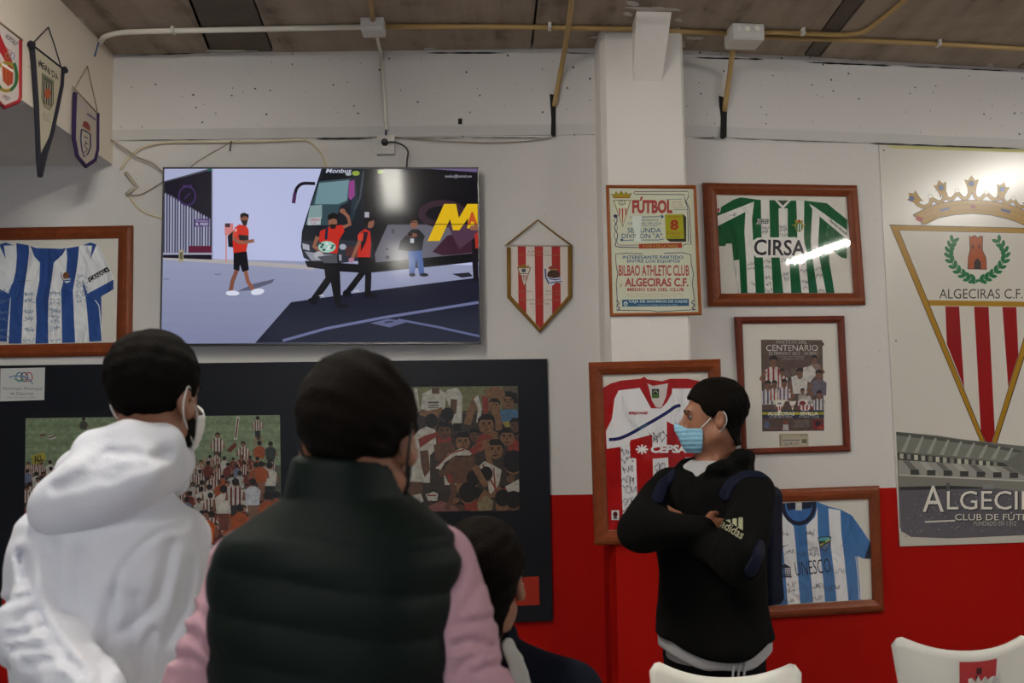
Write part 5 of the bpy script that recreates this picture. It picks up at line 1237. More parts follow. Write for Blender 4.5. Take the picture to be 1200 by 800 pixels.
# ---------------------------------------------------------------- head
class Head:
    def __init__(s, org, yaw, pitch=0.0, roll=0.0):
        s.o = np.asarray(org, float); s.R = rotz(yaw) @ rotx(pitch) @ roty(roll)     # local: x right, y forward, z up
    def loc(s, P): return (P - s.o) @ s.R
    def w(s, *p): return s.o + s.R @ np.array(p, float)
    def skull(s, q):
        d = s_ell(q, (0, -.012, .042), (.074, .096, .084))
        d = smin(d, s_ell(q, (0, .032, -.018), (.060, .066, .084)), .03)
        for k in (-1, 1): d = smin(d, s_cone(q, (k * .050, .0, -.055), (k * .012, .074, -.088), .020, .019), .03)
        return d
    def face(s, q):
        d = s.skull(q)
        d = smin(d, s_cone(q, (-.030, .088, .030), (.030, .088, .030), .012, .012), .02)
        for k in (-1, 1): d = smax(d, -s_ell(q, (k * .032, .112, .010), (.019, .022, .013)), .014)
        d = smin(d, s_cone(q, (0, .094, .018), (0, .118, -.022), .007, .012), .012)
        for k in (-1, 1): d = smin(d, s_ell(q, (k * .011, .107, -.026), (.008, .011, .007)), .008)
        d = smin(d, s_cone(q, (-.018, .092, -.050), (.018, .092, -.050), .007, .007), .008); d = smin(d, s_cone(q, (-.015, .091, -.060), (.015, .091, -.060), .007, .007), .008)
        for k in (-1, 1):
            R = rotz(-k * .45) @ rotx(.15)
            ear = s_ell(q, (k * .080, -.012, -.004), (.010, .019, .033), R)
            ear = smax(ear, -s_ell(q, (k * .090, -.008, .002), (.008, .011, .020), R), .006)
            d = smin(d, ear, .008)
        return d
    def hair(s, q, top=.016, side=.008, back=-.075, seed=1, front=.072, nape=False):
        y, z = q[:, 1], q[:, 2]
        hl = np.interp(y, [-.10, -.06, -.03, -.005, .012, .030, .055, .075, .10], [back, back + .004, -.030, .018, .000, .010, .052, front, front + .004])
        th = np.interp(z, [-.08, -.02, .03, .08, .13], [.002, side * .6, side, (top + side) / 2, top])
        base = s.skull(q)
        if nape: base = smin(base, s_cone(q, (0, -.018, -.05), (0, -.030, -.18), .056, .060), .03)
        d = base - th + folds(q, .0016, 160, seed, 4)
        d = smax(d, hl - z + folds(q, .003, 190, seed + 9, 3), .008)
        return d
def hand_sdf(P, wrist, fwd, nrm, side=1, curl=.5, k=.010):
    """palm, four unequal fingers of three bones and a thumb from the side of the palm; nrm points out of the palm"""
    f = np.asarray(fwd, float); f /= np.linalg.norm(f); nn = np.asarray(nrm, float); nn -= f * (nn @ f); nn /= np.linalg.norm(nn)
    x = np.cross(f, nn) * side; w = np.asarray(wrist, float)
    d = s_cone(P, w, w + f * .03, .024, .026)
    for i, (ox, L) in enumerate(((.030, .040), (.010, .044), (-.010, .041), (-.029, .033))):
        kn = w + f * .088 + x * ox - f * abs(ox) * .25
        d = smin(d, s_cone(P, w + f * .02 + x * ox * .5, kn, .017, .0125), .014)
        p0 = kn; a = curl * .7; fd = d * 0 + 1
        fing = None
        for j, (l, r0, r1) in enumerate(((L, .0098, .0088), (L * .62, .0088, .0080), (L * .5, .0080, .0066))):
            dr = f * math.cos(a) + nn * math.sin(a); p1 = p0 + dr * l
            e = s_cone(P, p0, p1, r0, r1); fing = e if fing is None else np.minimum(fing, e); p0 = p1; a += curl
        d = smin(d, fing, .004)
    t0 = w + f * .022 + x * .022; t1 = t0 + f * .030 + x * .026 + nn * .014; t2 = t1 + f * .032 + x * .006 + nn * .012; t3 = t2 + f * .024 - x * .004 + nn * .008
    th = smin(smin(s_cone(P, t0, t1, .016, .0125), s_cone(P, t1, t2, .0115, .0100), .006), s_cone(P, t2, t3, .0098, .0078), .004)
    return smin(d, th, .010)
M_skin = mat('skin', (0.26, 0.112, 0.064), rough=0.5, var=0.12, vscale=25, bump=0.04, bscale=300)
M_skin2 = mat('skin_tanned', (0.26, 0.105, 0.056), rough=0.5, var=0.12, vscale=25, bump=0.04, bscale=300)
M_hair = mat('black_hair', (0.0045, 0.0032, 0.0026), rough=0.9, spec=.08, bump=0.3, bscale=170, var=0.3, vscale=60)
M_hair2 = mat('dark_brown_hair', (0.0055, 0.0036, 0.0026), rough=0.9, spec=.08, bump=0.3, bscale=170, var=0.3, vscale=60)
M_eyew = mat('eye_white', (0.16, 0.13, 0.12), rough=0.2)
M_iris = mat('brown_iris', (0.03, 0.015, 0.008), rough=0.15)
def uvsphere(name, c, r, m, parent, sc=(1, 1, 1)):
    bm = bmesh.new(); bmesh.ops.create_uvsphere(bm, u_segments=14, v_segments=10, radius=r)
    for v in bm.verts: v.co = Vector((v.co.x * sc[0], v.co.y * sc[1], v.co.z * sc[2])) + Vector(c)
    return bm_obj(name, bm, m, parent, smooth=True)
def face_parts(h, parent, brow=True):
    for k in (-1, 1):
        e = uvsphere('eye', h.w(k * .032, .0775, .010), .0125, M_eyew, parent)
        uvsphere('iris', h.w(k * .032, .0860, .010), .0062, M_iris, e)
        if brow:
            V, Fc = tube_data([h.w(k * a, b, c) for a, b, c in ((.012, .1005, .028), (.030, .0985, .034), (.048, .085, .029))], [.003, .004, .002], 6)
            mesh('eyebrow', V, Fc, M_hair, parent, smooth=True)
def body_obj(name, f, lo, hi, m, label, cat='person', vox=.005):
    o = surface(name, f, lo, hi, vox, m); tag(o, label, cat); return o
def mask_obj(h, parent, m, name='face_mask', puff=.010):
    def f(P):
        q = h.loc(P); y, z = q[:, 1], q[:, 2]
        d = h.face(q)
        cup = smin(d, s_ell(q, (0, .080, -.040), (.046, .040, .050)), .03)
        d = np.abs(cup - .005) - .0022
        edge = np.maximum(np.maximum(z - np.interp(np.abs(q[:, 0]), [0, .02, .05, .07], [-.004, -.010, -.026, -.030]), -.110 - z), .046 + .10 * np.abs(z + .05) - y)
        pl = .0006 * np.sin(z * 420)
        return np.maximum(d + pl * (y > .05), edge)
    c = h.o
    return surface(name, f, c - .16, c + .16, .0035, m, parent)
def ear_loop(h, parent, m, k, r=.0022, up=-.030, dn=-.085):
    pts = [h.w(k * .060, .056, up), h.w(k * .0705, .030, -.008), h.w(k * .078, .004, .020), h.w(k * .083, -.012, .031), h.w(k * .087, -.029, .016), h.w(k * .085, -.032, -.010), h.w(k * .078, -.016, -.036), h.w(k * .066, .018, -.062), h.w(k * .054, .052, dn)]
    if k < 0: pts = [q - h.R[:, 0] * k * .006 for q in pts]
    tube('ear_loop', pts, r, m, parent, seg=6, sm=5)
def legs(parent, hip, yaw, m, msh, z0=.92, spread=.10, stripes=None):
    hip = np.asarray(hip, float); R = rotz(yaw)
    w = lambda x, y, z: np.array([hip[0], hip[1], 0]) + R @ V3(x, y, z)
    def f(P):
        d = s_ell(P, w(0, 0, z0 - .03), (.165, .125, .15), R)
        for k in (-1, 1):
            L = s_path(P, [w(k * .09, 0, z0 - .08), w(k * spread, .015, .50), w(k * spread, -.01, .09)], [.092, .068, .056], .04)
            d = smin(d, L, .035)
        d = d + folds(P, .003, 30, 5, 5, (1, 1, 1.6))
        d = smax(d, np.maximum(.055 - P[:, 2], P[:, 2] - z0 - .06), .02)
        return d
    o = surface('trousers', f, w(0, 0, 0) - V3(.32, .32, 0), w(0, 0, 0) + V3(.32, .32, z0 + .12), .010, m, parent)
    for k in (-1, 1):
        def g(P):
            d = smin(s_ell(P, w(k * spread, .08, .035), (.045, .12, .045), rotz(yaw - k * .12)), s_ell(P, w(k * spread, -.01, .06), (.044, .055, .055), R), .03)
            return smax(d, .002 - P[:, 2], .004)
        s = surface('shoe', g, w(k * spread, .05, 0) - V3(.2, .2, .02), w(k * spread, .05, 0) + V3(.2, .2, .13), .008, msh, parent)
    return o
M_shoe = mat('dark_shoe', (0.02, 0.02, 0.022), rough=0.5)
M_shoew = mat('white_trainer', (0.6, 0.6, 0.58), rough=0.5)
M_jean = mat('dark_blue_denim', (0.03, 0.045, 0.09), rough=0.85, var=0.2, vscale=60, bump=0.2, bscale=200)
M_blackcloth = mat('black_jersey_fabric', (0.004, 0.004, 0.005), rough=0.85, bump=0.15, bscale=250, spec=.1)
# ================================================================ man in the white hoodie
Y1 = 2.0
h1 = Head(at(182, 471, Y1 + .01) + V3(0, 0, 0), math.radians(-15), math.radians(2), math.radians(1))
t1 = at(132, 640, 2.0); yw1 = math.radians(-24); R1 = rotz(yw1)
T1 = lambda P: (P - V3(t1[0], t1[1], 0)) @ R1
tw = lambda x, y, z: V3(t1[0], t1[1], 0) + R1 @ V3(x, y, z)
shr1, elr1, wrr1 = at(205, 632, 2.06), at(200, 775, 2.03), at(208, 880, 2.22)
shl1, ell1, wrl1 = at(74, 640, 1.93), at(44, 742, 1.84), at(112, 822, 1.68)
def f_body1(P):
    q = h1.loc(P); d = h1.face(q)
    d = smin(d, s_cone(P, h1.w(0, -.018, -.05), tw(0, -.03, 1.44), .056, .062), .03)
    d = smin(d, s_ell(P, tw(0, 0, 1.25), (.14, .09, .24), R1), .05)
    for a, b, c in ((shr1, elr1, wrr1), (shl1, ell1, wrl1)): d = smin(d, s_path(P, [tw(0, 0, 1.38), a, b, c], [.06, .045, .036, .026]), .03)
    d = smin(d, hand_sdf(P, wrl1, V3(.8, -.1, -.35), V3(0, 1, -.3), -1, .5), .015)
    d = smin(d, hand_sdf(P, wrr1, V3(-.1, .3, -1), V3(-1, 0, 0), -1, .4), .015)
    return d
p1 = body_obj('person', f_body1, (-1.15, 1.45, .80), (-.45, 2.40, 1.80), M_skin, 'man in a white hooded sweatshirt with a fade haircut and white mask, back turned', vox=.006)
surface('hair', lambda P: h1.hair(h1.loc(P), top=.020, side=.009, back=-.080, seed=3), h1.o - .17, h1.o + .19, .0045, M_hair, p1)
face_parts(h1, p1)
M_maskw = mat('white_mask_fabric', (0.70, 0.70, 0.68), rough=0.8)
mask_obj(h1, p1, M_maskw)
for k in (-1, 1): ear_loop(h1, p1, M_maskw, k, .0017)
def f_beard1(P):
    q = h1.loc(P); return np.maximum(h1.face(q) - .0025, np.maximum(np.interp(q[:, 1], [-.02, .02, .06, .12], [-.060, -.050, -.03, -.03]) * 0 + q[:, 2] - np.interp(q[:, 1], [0, .02, .06], [-.012, -.022, -.040]), np.maximum(.004 - q[:, 1], -.115 - q[:, 2])))
surface('beard', f_beard1, h1.o - .15, h1.o + .15, .005, M_hair, p1)
D1 = ray(120, 680); D1 = D1 / np.linalg.norm(D1)
CR1 = [([(217, 608), (214, 617), (190, 622), (160, 645), (140, 672), (134, 700)], .006, .007), ([(134, 700), (128, 740), (118, 800)], .007, .016),
       ([(26, 650), (34, 690), (46, 722), (70, 760), (98, 790)], .013, .010), ([(60, 640), (66, 690), (84, 740), (110, 775)], .007, .014), ([(92, 650), (92, 700), (104, 760), (120, 790)], .006, .015),
       ([(2, 706), (18, 702), (34, 700)], .008, .007), ([(20, 730), (24, 722), (40, 716)], .008, .007), ([(10, 744), (30, 742), (52, 734)], .008, .007), ([(12, 760), (34, 759), (62, 756)], .008, .008), ([(24, 770), (34, 782), (42, 786)], .006, .006), ([(30, 778), (60, 772), (84, 778)], .007, .008),
       ([(200, 640), (190, 690), (170, 720), (140, 742)], .006, .012), ([(222, 660), (214, 710), (196, 750)], .006, .012), ([(160, 700), (152, 750), (160, 800)], .006, .014), ([(178, 740), (168, 770), (172, 800)], .005, .010)]
def crease1(P, CR=None, pm=585, ym=2.05):
    CR = CR or CR1; o = np.zeros(len(P)); sel = (P[:, 1] < ym); Q = P[sel]
    # photo position of each point, so that a crease runs where the cloth shows it
    q = (Q - CAM) @ CRN; X = 600 + F * q[:, 0] / -q[:, 2]; Yp = 400 - F * q[:, 1] / -q[:, 2]
    acc = np.zeros(len(Q)); S = np.stack([X, Yp], 1)
    for pts, dep, wd in CR:
        w = wd * pm; best = np.full(len(Q), 1e9); pp = smooth_path([(a, b, 0) for a, b in pts], 3)
        for i in range(len(pp) - 1):
            a, b = pp[i][:2], pp[i + 1][:2]; ab = b - a; t = np.clip(((S - a) @ ab) / (ab @ ab), 0, 1); best = np.minimum(best, np.linalg.norm(S - a - t[:, None] * ab, axis=1))
        acc += dep * (np.exp(-(best / w) ** 2) - .45 * np.exp(-((best - 2 * w) / (1.2 * w)) ** 2))
    o[sel] = acc
    return o
def f_hoodie1(P):
    q = T1(P); z = P[:, 2]
    d = s_loft(q, [.86, .92, 1.05, 1.2, 1.32, 1.40, 1.455, 1.49], [0, 0, 0, 0, 0, 0, .0, .0], [-.01, -.01, -.01, -.015, -.02, -.02, -.015, -.01], [.180, .190, .185, .190, .192, .175, .115, .06], [.140, .150, .145, .145, .145, .135, .105, .06], 2.3, .03)
    fo = folds(P, .0035, 24, 2, 5, (1.3, 1.3, .5))
    # long vertical drapes down the back and one diagonal pull
    fo = fo + .004 * np.sin(q[:, 0] * 46 + 1.2 * np.sin(z * 7)) * np.clip((1.30 - z) / .2, 0, 1)
    d = d + fo
    ar = s_path(P, [shr1, elr1, wrr1], [.072, .066, .050], .03); al = s_path(P, [shl1, ell1, wrl1], [.062, .066, .052], .03)
    tl = np.clip(((P - ell1) @ (wrl1 - ell1)) / np.dot(wrl1 - ell1, wrl1 - ell1), -1, 1.2)
    al = al + .007 * np.sin(tl * 16 + 9 * P[:, 1] + 5 * P[:, 0]) * np.clip(1.15 - np.abs(tl - .2), 0, 1) + folds(P, .003, 45, 8, 4)
    tr_ = np.clip((shr1[2] - z) / .3, 0, 1.5)
    ar = ar + .005 * np.sin(z * 55 + 14 * P[:, 0]) * tr_ + folds(P, .003, 30, 4, 4)
    d = smin(d, ar, .022); d = smin(d, al, .018)
    return d + crease1(P)
M_hood = mat('white_sweatshirt', (0.68, 0.69, 0.76), rough=0.9, bump=0.10, bscale=180, sheen=.2)
hd = surface('hoodie', f_hoodie1, (-1.30, 1.45, .82), (-.45, 2.45, 1.56), .008, M_hood, p1)
def f_hood1(P):
    A = lambda x, y, Y: at(x, y, Y)
    rim = s_path(P, [A(206, 565, 2.10), A(204, 540, 2.02), A(190, 520, 1.94), A(150, 518, 1.895), A(112, 530, 1.90), A(92, 552, 1.96), A(92, 570, 2.06)], [.028, .034, .036, .037, .038, .038, .034], .03)
    bag = s_path(P, [A(196, 552, 1.965), A(160, 555, 1.90), A(112, 572, 1.865), A(78, 590, 1.885), A(70, 596, 1.95)], [.040, .052, .062, .050, .040], .04)
    sag = s_ell(P, A(104, 598, 1.862), (.085, .038, .052), rotz(-.3) @ roty(.32))
    main = s_ell(P, A(112, 578, 1.875), (.140, .072, .070), rotz(-.25) @ roty(-.42))
    d = smin(smin(rim, bag, .03), main, .025)
    d = d + folds(P, .0022, 22, 21, 5, (1, 1, 1.5))
    for cr in ([(66, 572), (95, 562), (130, 556), (170, 541), (200, 530)], [(110, 545), (128, 535), (160, 531)]):
        pts = [A(x, y, 1.8) for x, y in cr]; D = ray(120, 560); D = D / np.linalg.norm(D)
        g = s_path(P - ((P - pts[1]) @ D)[:, None] * D, [q - ((q - pts[1]) @ D) * D for q in pts], [.002] * len(pts)); d = d + .010 * np.exp(-(g / .010) ** 2)
    d = smax(d, -s_ell(P, h1.w(0, -.02, -.10), (.066, .072, .12)), .02)
    return d
surface('hood', f_hood1, at(95, 560, 1.9) - V3(.24, .2, .22), at(95, 560, 1.9) + V3(.46, .34, .2), .007, M_hood, hd)
tube('shoulder_seam', [at(217, 607, 1.985), at(214, 617, 1.972), at(196, 621, 1.952), at(172, 634, 1.938), at(152, 652, 1.928), at(138, 672, 1.918)], .0022, M_hood, hd, seg=6, sm=4)
legs(p1, (t1[0], t1[1], 0), yw1, M_jean, M_shoew)
# ================================================================ man in the green quilted vest
h2 = Head(at(421, 519, 1.5), math.radians(-9), math.radians(-3), 0)
t2 = at(393, 640, 1.5); yw2 = math.radians(-3); R2m = rotz(yw2)
T2 = lambda P: (P - V3(t2[0], t2[1], 0)) @ R2m
tw2 = lambda x, y, z: V3(t2[0], t2[1], 0) + R2m @ V3(x, y, z)
shr2, elr2, wrr2 = at(528, 668, 1.50), at(556, 830, 1.47), at(556, 990, 1.56)
shl2, ell2, wrl2 = at(276, 672, 1.50), at(233, 835, 1.47), at(238, 990, 1.56)
def f_body2(P):
    q = h2.loc(P); d = h2.face(q)
    d = smin(d, s_cone(P, h2.w(0, -.018, -.05), tw2(0.01, -.02, 1.42), .058, .064), .03)
    d = smin(d, s_ell(P, tw2(0, 0, 1.2), (.13, .08, .24), R2m), .05)
    for a, b, c in ((shr2, elr2, wrr2), (shl2, ell2, wrl2)): d = smin(d, s_path(P, [tw2(0, 0, 1.32), a, b, c], [.04, .034, .032, .026]), .03)
    d = smin(d, hand_sdf(P, wrr2, V3(0, .15, -1), V3(-1, 0, 0), -1, .35), .015)
    d = smin(d, hand_sdf(P, wrl2, V3(0, .15, -1), V3(1, 0, 0), 1, .35), .015)
    return d
p2 = body_obj('person', f_body2, (-.62, 1.28, .70), (.10, 1.72, 1.72), M_skin2, 'man in a dark green quilted vest over a pink shirt, seen from behind', vox=.0055)
surface('hair', lambda P: h2.hair(h2.loc(P), top=.014, side=.014, back=-.112, seed=5), h2.o - .17, h2.o + .18, .004, M_hair2, p2)
face_parts(h2, p2)
M_maskb = mat('black_mask_fabric', (0.012, 0.012, 0.014), rough=0.8)
mask_obj(h2, p2, M_maskb)
for k in (-1, 1): ear_loop(h2, p2, M_maskb, k, .0022)
CR2 = [([(534, 724), (545, 712), (562, 682), (566, 660)], .005, .007), ([(531, 734), (544, 730), (556, 729)], .007, .006), ([(566, 726), (580, 724), (592, 722)], .006, .006), ([(534, 757), (552, 752), (574, 757)], .007, .007), ([(556, 788), (572, 782), (590, 778)], .007, .006), ([(534, 790), (545, 776), (560, 770)], .006, .007),
       ([(252, 660), (240, 690), (222, 722)], .005, .008), ([(206, 738), (226, 742), (248, 762)], .007, .007), ([(244, 752), (256, 772), (268, 788)], .007, .007), ([(202, 770), (224, 772), (250, 790)], .007, .007), ([(214, 710), (232, 716), (254, 740)], .005, .006)]
def f_shirt2(P):
    q = T2(P); z = P[:, 2]
    d = s_loft(q, [.84, .9, 1.1, 1.25, 1.36, 1.42, 1.455], [0] * 7, [-.005] * 7, [.15, .16, .15, .160, .150, .105, .05], [.12, .12, .115, .115, .105, .075, .05], 2.3, .03)
    for a, b, c, sd in ((shr2, elr2, wrr2, 1), (shl2, ell2, wrl2, -1)):
        e = s_path(P, [a + V3(-sd * .02, 0, .01), b, c], [.058, .056, .046], .03)
        tt = np.clip((a[2] - z) / .24, 0, 1.2)
        e = e + .0065 * np.sin(z * 62 + sd * 26 * q[:, 0] + 3 * np.sin(q[:, 1] * 20)) * tt + folds(P, .0022, 40, 11 + sd, 4)
        d = smin(d, e, .02)
    return d + crease1(P, CR2, 780, 1.5)
M_pink = mat('pink_cotton_shirt', (0.44, 0.255, 0.305), rough=0.85, bump=0.08, bscale=200)
surface('shirt', f_shirt2, (-.66, 1.28, .80), (.14, 1.74, 1.5), .006, M_pink, p2)
ZV = 1.188
def f_vest2(P):
    q = T2(P); z = P[:, 2]
    d = s_loft(q, [.86, .92, 1.10, 1.25, 1.33, 1.385, 1.42, 1.447, 1.475, 1.532], [0, 0, 0, 0, 0, .004, .008, .014, .018, .020], [-.01, -.01, -.012, -.015, -.015, -.012, -.01, -.006, 0, .008], [.150, .160, .164, .176, .182, .183, .170, .132, .090, .078], [.138, .142, .138, .138, .136, .130, .120, .110, .104, .100], 2.3, .010)
    puff = np.abs(np.sin(math.pi * (z - ZV + .02 * np.sin(q[:, 0] * 9)) / .0585)) ** .55
    d = d - .0050 * (puff - .6) * np.clip((1.44 - z) / .03, 0, 1) + folds(P, .0022, 50, 31, 5)
    # armholes
    for k in (-1, 1):
        c = (k * .232, -.005, 1.30); d = smax(d, -s_ell(q, c, (.045, .10, .14)), .008)
    # standing collar
    neck = smin(h2.skull(h2.loc(P)) - .006, s_cone(P, h2.w(0, -.012, -.02), tw2(.015, -.004, 1.40), .062, .058), .02)
    d = smax(d, -neck, .006)
    return d
M_vest = mat('dark_green_quilted_nylon', (0.0030, 0.0068, 0.0056), rough=0.6, bump=0.06, bscale=60, spec=.13)
vs_ = surface('quilted_vest', f_vest2, (-.50, 1.28, .82), (.02, 1.74, 1.56), .0055, M_vest, p2)
legs(p2, (t2[0], t2[1], 0), yw2, M_jean, M_shoe, z0=.88)
# ================================================================ seated man in the navy top
Y3 = 2.15
h3 = Head(at(566, 684, Y3), math.radians(-4), math.radians(-4), 0)
t3 = at(566, 780, Y3 - .01); R3 = rotz(0.0)
tw3 = lambda x, y, z: V3(t3[0] + x, t3[1] + y, z)
shr3, elr3, wrr3 = tw3(.185, .0, 1.005), tw3(.265, .05, .72), tw3(.15, .33, .66)
shl3, ell3, wrl3 = tw3(-.185, .0, 1.005), tw3(-.265, .05, .72), tw3(-.15, .33, .66)
def f_body3(P):
    q = h3.loc(P); d = h3.face(q)
    d = smin(d, s_cone(P, h3.w(0, -.018, -.05), tw3(0, -.01, 1.08), .056, .062), .03)
    d = smin(d, s_ell(P, tw3(0, 0, .82), (.13, .08, .24)), .05)
    for a, b, c in ((shr3, elr3, wrr3), (shl3, ell3, wrl3)): d = smin(d, s_path(P, [tw3(0, 0, 1.02), a, b, c], [.06, .045, .036, .027]), .03)
    d = smin(d, hand_sdf(P, wrr3, V3(-.2, 1, -.35), V3(0, -.3, -1), 1, .25), .015)
    d = smin(d, hand_sdf(P, wrl3, V3(.2, 1, -.35), V3(0, -.3, -1), -1, .25), .015)
    return d
p3 = body_obj('person', f_body3, (-.42, 1.95, .50), (.28, 2.75, 1.42), M_skin, 'seated man in a dark navy polo with a white strip, near the display board', vox=.006)
surface('hair', lambda P: h3.hair(h3.loc(P), top=.018, side=.016, back=-.108, seed=8, nape=True), h3.o - .17, h3.o + .19, .0045, M_hair2, p3)
face_parts(h3, p3)
def f_polo3(P):
    z = P[:, 2]; q = P - V3(t3[0], t3[1], 0)
    d = s_loft(q, [.46, .54, .70, .88, 1.01, 1.07, 1.11, 1.135], [0] * 8, [.0] * 8, [.175, .185, .175, .190, .195, .165, .095, .055], [.14, .145, .135, .13, .12, .10, .08, .055], 2.3, .02)
    d = d + folds(P, .003, 30, 41, 5)
    for a, b, c in ((shr3, elr3, wrr3), (shl3, ell3, wrl3)):
        e = s_path(P, [a, a + (b - a) * .92], [.070, .064], .03) + folds(P, .003, 36, 43, 4); d = smin(d, e, .06)
    for k in (-1, 1): d = smin(d, s_cone(P, tw3(k * .03, -.01, 1.10), tw3(k * .18, 0, 1.03), .045, .05), .03)
    ring = np.sqrt(q[:, 0] ** 2 + (q[:, 1] + .005) ** 2)
    d = smin(d, np.maximum(np.abs(ring - (.070 - (z - 1.12) * .12)) - .006, np.maximum(1.10 - z, z - 1.158)), .012)
    d = smax(d, -s_ell(P, h3.w(0, -.02, -.10), (.056, .06, .09)), .01)
    return d
M_navyc = mat('dark_navy_pique', (0.0035, 0.005, 0.012), rough=0.85, bump=0.15, bscale=260, spec=.1)
po = surface('polo_shirt', f_polo3, (-.48, 1.85, .42), (.34, 2.50, 1.20), .007, M_navyc, p3)
def hit_sdf(f, px, py, t):
    d = ray(px, py); d = d / np.linalg.norm(d)
    for _ in range(60):
        e = float(f((CAM + d * t)[None])[0]); t += e * .7
        if abs(e) < 2e-4: break
    return CAM + d * t
stp = [hit_sdf(f_polo3, *q, 1.7) for q in ((596, 757), (603, 772), (609, 790), (615, 815))]
def f_strip(P):
    d = None
    for i in range(3):
        e = s_cone(P, stp[i], stp[i + 1], .017, .019); d = e if d is None else np.minimum(d, e)
    return np.maximum(d, np.abs(f_polo3(P) - .001) - .0035)
surface('white_strip', f_strip, np.min(stp, 0) - .04, np.max(stp, 0) + .04, .003, mat('white_rib_knit', (0.55, 0.54, 0.52), rough=.85), po)
def f_trs3(P):
    d = s_ell(P, tw3(0, .03, .52), (.19, .17, .10))
    for k in (-1, 1): d = smin(d, s_path(P, [tw3(k * .09, .04, .53), tw3(k * .13, .46, .55), tw3(k * .13, .44, .12)], [.088, .066, .054], .03), .03)
    return smax(smax(d, .08 - P[:, 2], .02), .452 - P[:, 2] - (P[:, 1] > t3[1] + .34) * 1.0, .01)
surface('trousers', f_trs3, tw3(-.3, -.25, .06), tw3(.3, .62, .66), .009, M_jean, p3)
for k in (-1, 1):
    def g3(P): return smax(smin(s_ell(P, tw3(k * .13, .52, .036), (.045, .115, .045)), s_ell(P, tw3(k * .13, .44, .07), (.044, .055, .07)), .03), .002 - P[:, 2], .004)
    surface('shoe', g3, tw3(k * .13 - .1, .34, -.02), tw3(k * .13 + .1, .68, .16), .008, M_shoe, p3)
# ================================================================ man with crossed arms by the frames
Y4 = 3.4
h4 = Head(at(838, 491, Y4), math.radians(82), math.radians(-2), math.radians(0))
yw4 = math.radians(138); R4 = rotz(yw4)
t4 = at(833, 640, Y4)
T4 = lambda P: (P - V3(t4[0], t4[1], 0)) @ R4
tw4 = lambda x, y, z: V3(t4[0], t4[1], 0) + R4 @ V3(x, y, z)
shr4, elr4, wrr4 = at(786, 572, 3.50), at(751, 620, 3.24), at(819, 621, 3.205)
shl4, ell4, wrl4 = at(882, 580, 3.27), at(866, 655, 3.06), at(822, 636, 3.24)
hl4 = at(814, 627, 3.285)
def f_body4(P):
    q = h4.loc(P); d = h4.face(q)
    d = smin(d, s_cone(P, h4.w(0, -.02, -.05), tw4(0, -.03, 1.43), .056, .064), .03)
    d = smin(d, s_ell(P, tw4(0, 0, 1.2), (.13, .08, .24), R4), .05)
    for a, b, c in ((shr4, elr4, wrr4), (shl4, ell4, wrl4)): d = smin(d, s_path(P, [tw4(0, 0, 1.34), a, b, c], [.06, .042, .034, .026]), .03)
    d = smin(d, hand_sdf(P, wrr4, V3(1, .40, -.10), V3(.0, .9, 0), 1, .15), .012)
    d = smin(d, hand_sdf(P, hl4, V3(-.84, -.02, .54), V3(-.1, 1, 0), 1, .12), .012)
    d = smin(d, s_cone(P, wrl4, hl4, .026, .025), .01)
    return d
p4 = body_obj('person', f_body4, (.20, 2.95, .85), (1.05, 3.80, 1.78), M_skin2, 'man with crossed arms in a black hooded jacket and light blue mask, looking sideways', vox=.005)
surface('hair', lambda P: h4.hair(h4.loc(P), top=.017, side=.010, back=-.094, seed=12, nape=True), h4.o - .17, h4.o + .19, .0045, M_hair, p4)
face_parts(h4, p4)
M_maskl = mat('light_blue_mask_fabric', (0.26, 0.50, 0.66), rough=0.8)
mask_obj(h4, p4, M_maskl)
for k in (-1, 1): ear_loop(h4, p4, M_maskw, k, .0020)
def hem(P): return .0
def torso4(P, grow=0.0, zlo=.80):
    q = T4(P)
    return s_loft(q, [zlo, .88, 1.0, 1.15, 1.30, 1.38, 1.44, 1.475], [0] * 8, [0, 0, 0, .0, -.005, -.01, -.015, -.02], np.array([.190, .190, .180, .188, .195, .180, .115, .07]) + grow, np.array([.152, .155, .145, .142, .138, .128, .10, .07]) + grow, 2.3, .02)
def nring(r, dz): return [tw4(.0 + r * math.cos(a), -.012 + (r + .012) * math.sin(a), 1.437 + dz - .030 * math.sin(a)) for a in np.linspace(0, 2 * math.pi, 13)]
def f_jacket4(P):
    q = T4(P); z = P[:, 2]
    d = torso4(P, 0, .835); d = d - .012 * np.clip((.98 - z) / .12, 0, 1)
    d = smax(d, (.825 + .05 * np.clip(-(P[:, 0] - t4[0]) / .15, -1, 1) ** 2) - z, .012)
    d = d + folds(P, .004, 26, 51, 5, (1, 1, 1.8))
    for a, b, c in ((shr4, elr4, wrr4 + (wrr4 - elr4) * .12), (shl4, ell4, wrl4)):
        e = s_path(P, [a, b, c + (b - c) * .06], [.076, .072, .044], .025) + folds(P, .004, 42, 53, 5)
        d = smin(d, e, .016)
    # collar flaps open at the neck and the hood lying behind
    A = at
    hood = s_path(P, [A(806, 553, 3.32), A(846, 548, 3.28), A(868, 537, 3.34), A(876, 535, 3.44)], [.013, .019, .026, .026], .03)
    d = smin(d, hood, .025); d = smin(d, s_ell(P, tw4(0.01, -.105, 1.425), (.120, .045, .062), R4 @ rotx(-.35)), .03)
    d = smax(d, -s_ell(P, tw4(0, .008, 1.462), (.088, .098, .062), R4), .010)
    v = s_path(P, [tw4(-.01, .11, 1.45), tw4(-.01, .15, 1.36), tw4(-.01, .155, 1.27)], [.045, .028, .006]); d = smax(d, -v, .010)
    return d
M_jkt = mat('black_hooded_jacket', (0.0022, 0.0021, 0.0019), rough=0.9, bump=0.12, bscale=220, spec=.1)
jk = surface('hooded_jacket', f_jacket4, (.22, 2.92, .76), (1.08, 3.85, 1.58), .006, M_jkt, p4)
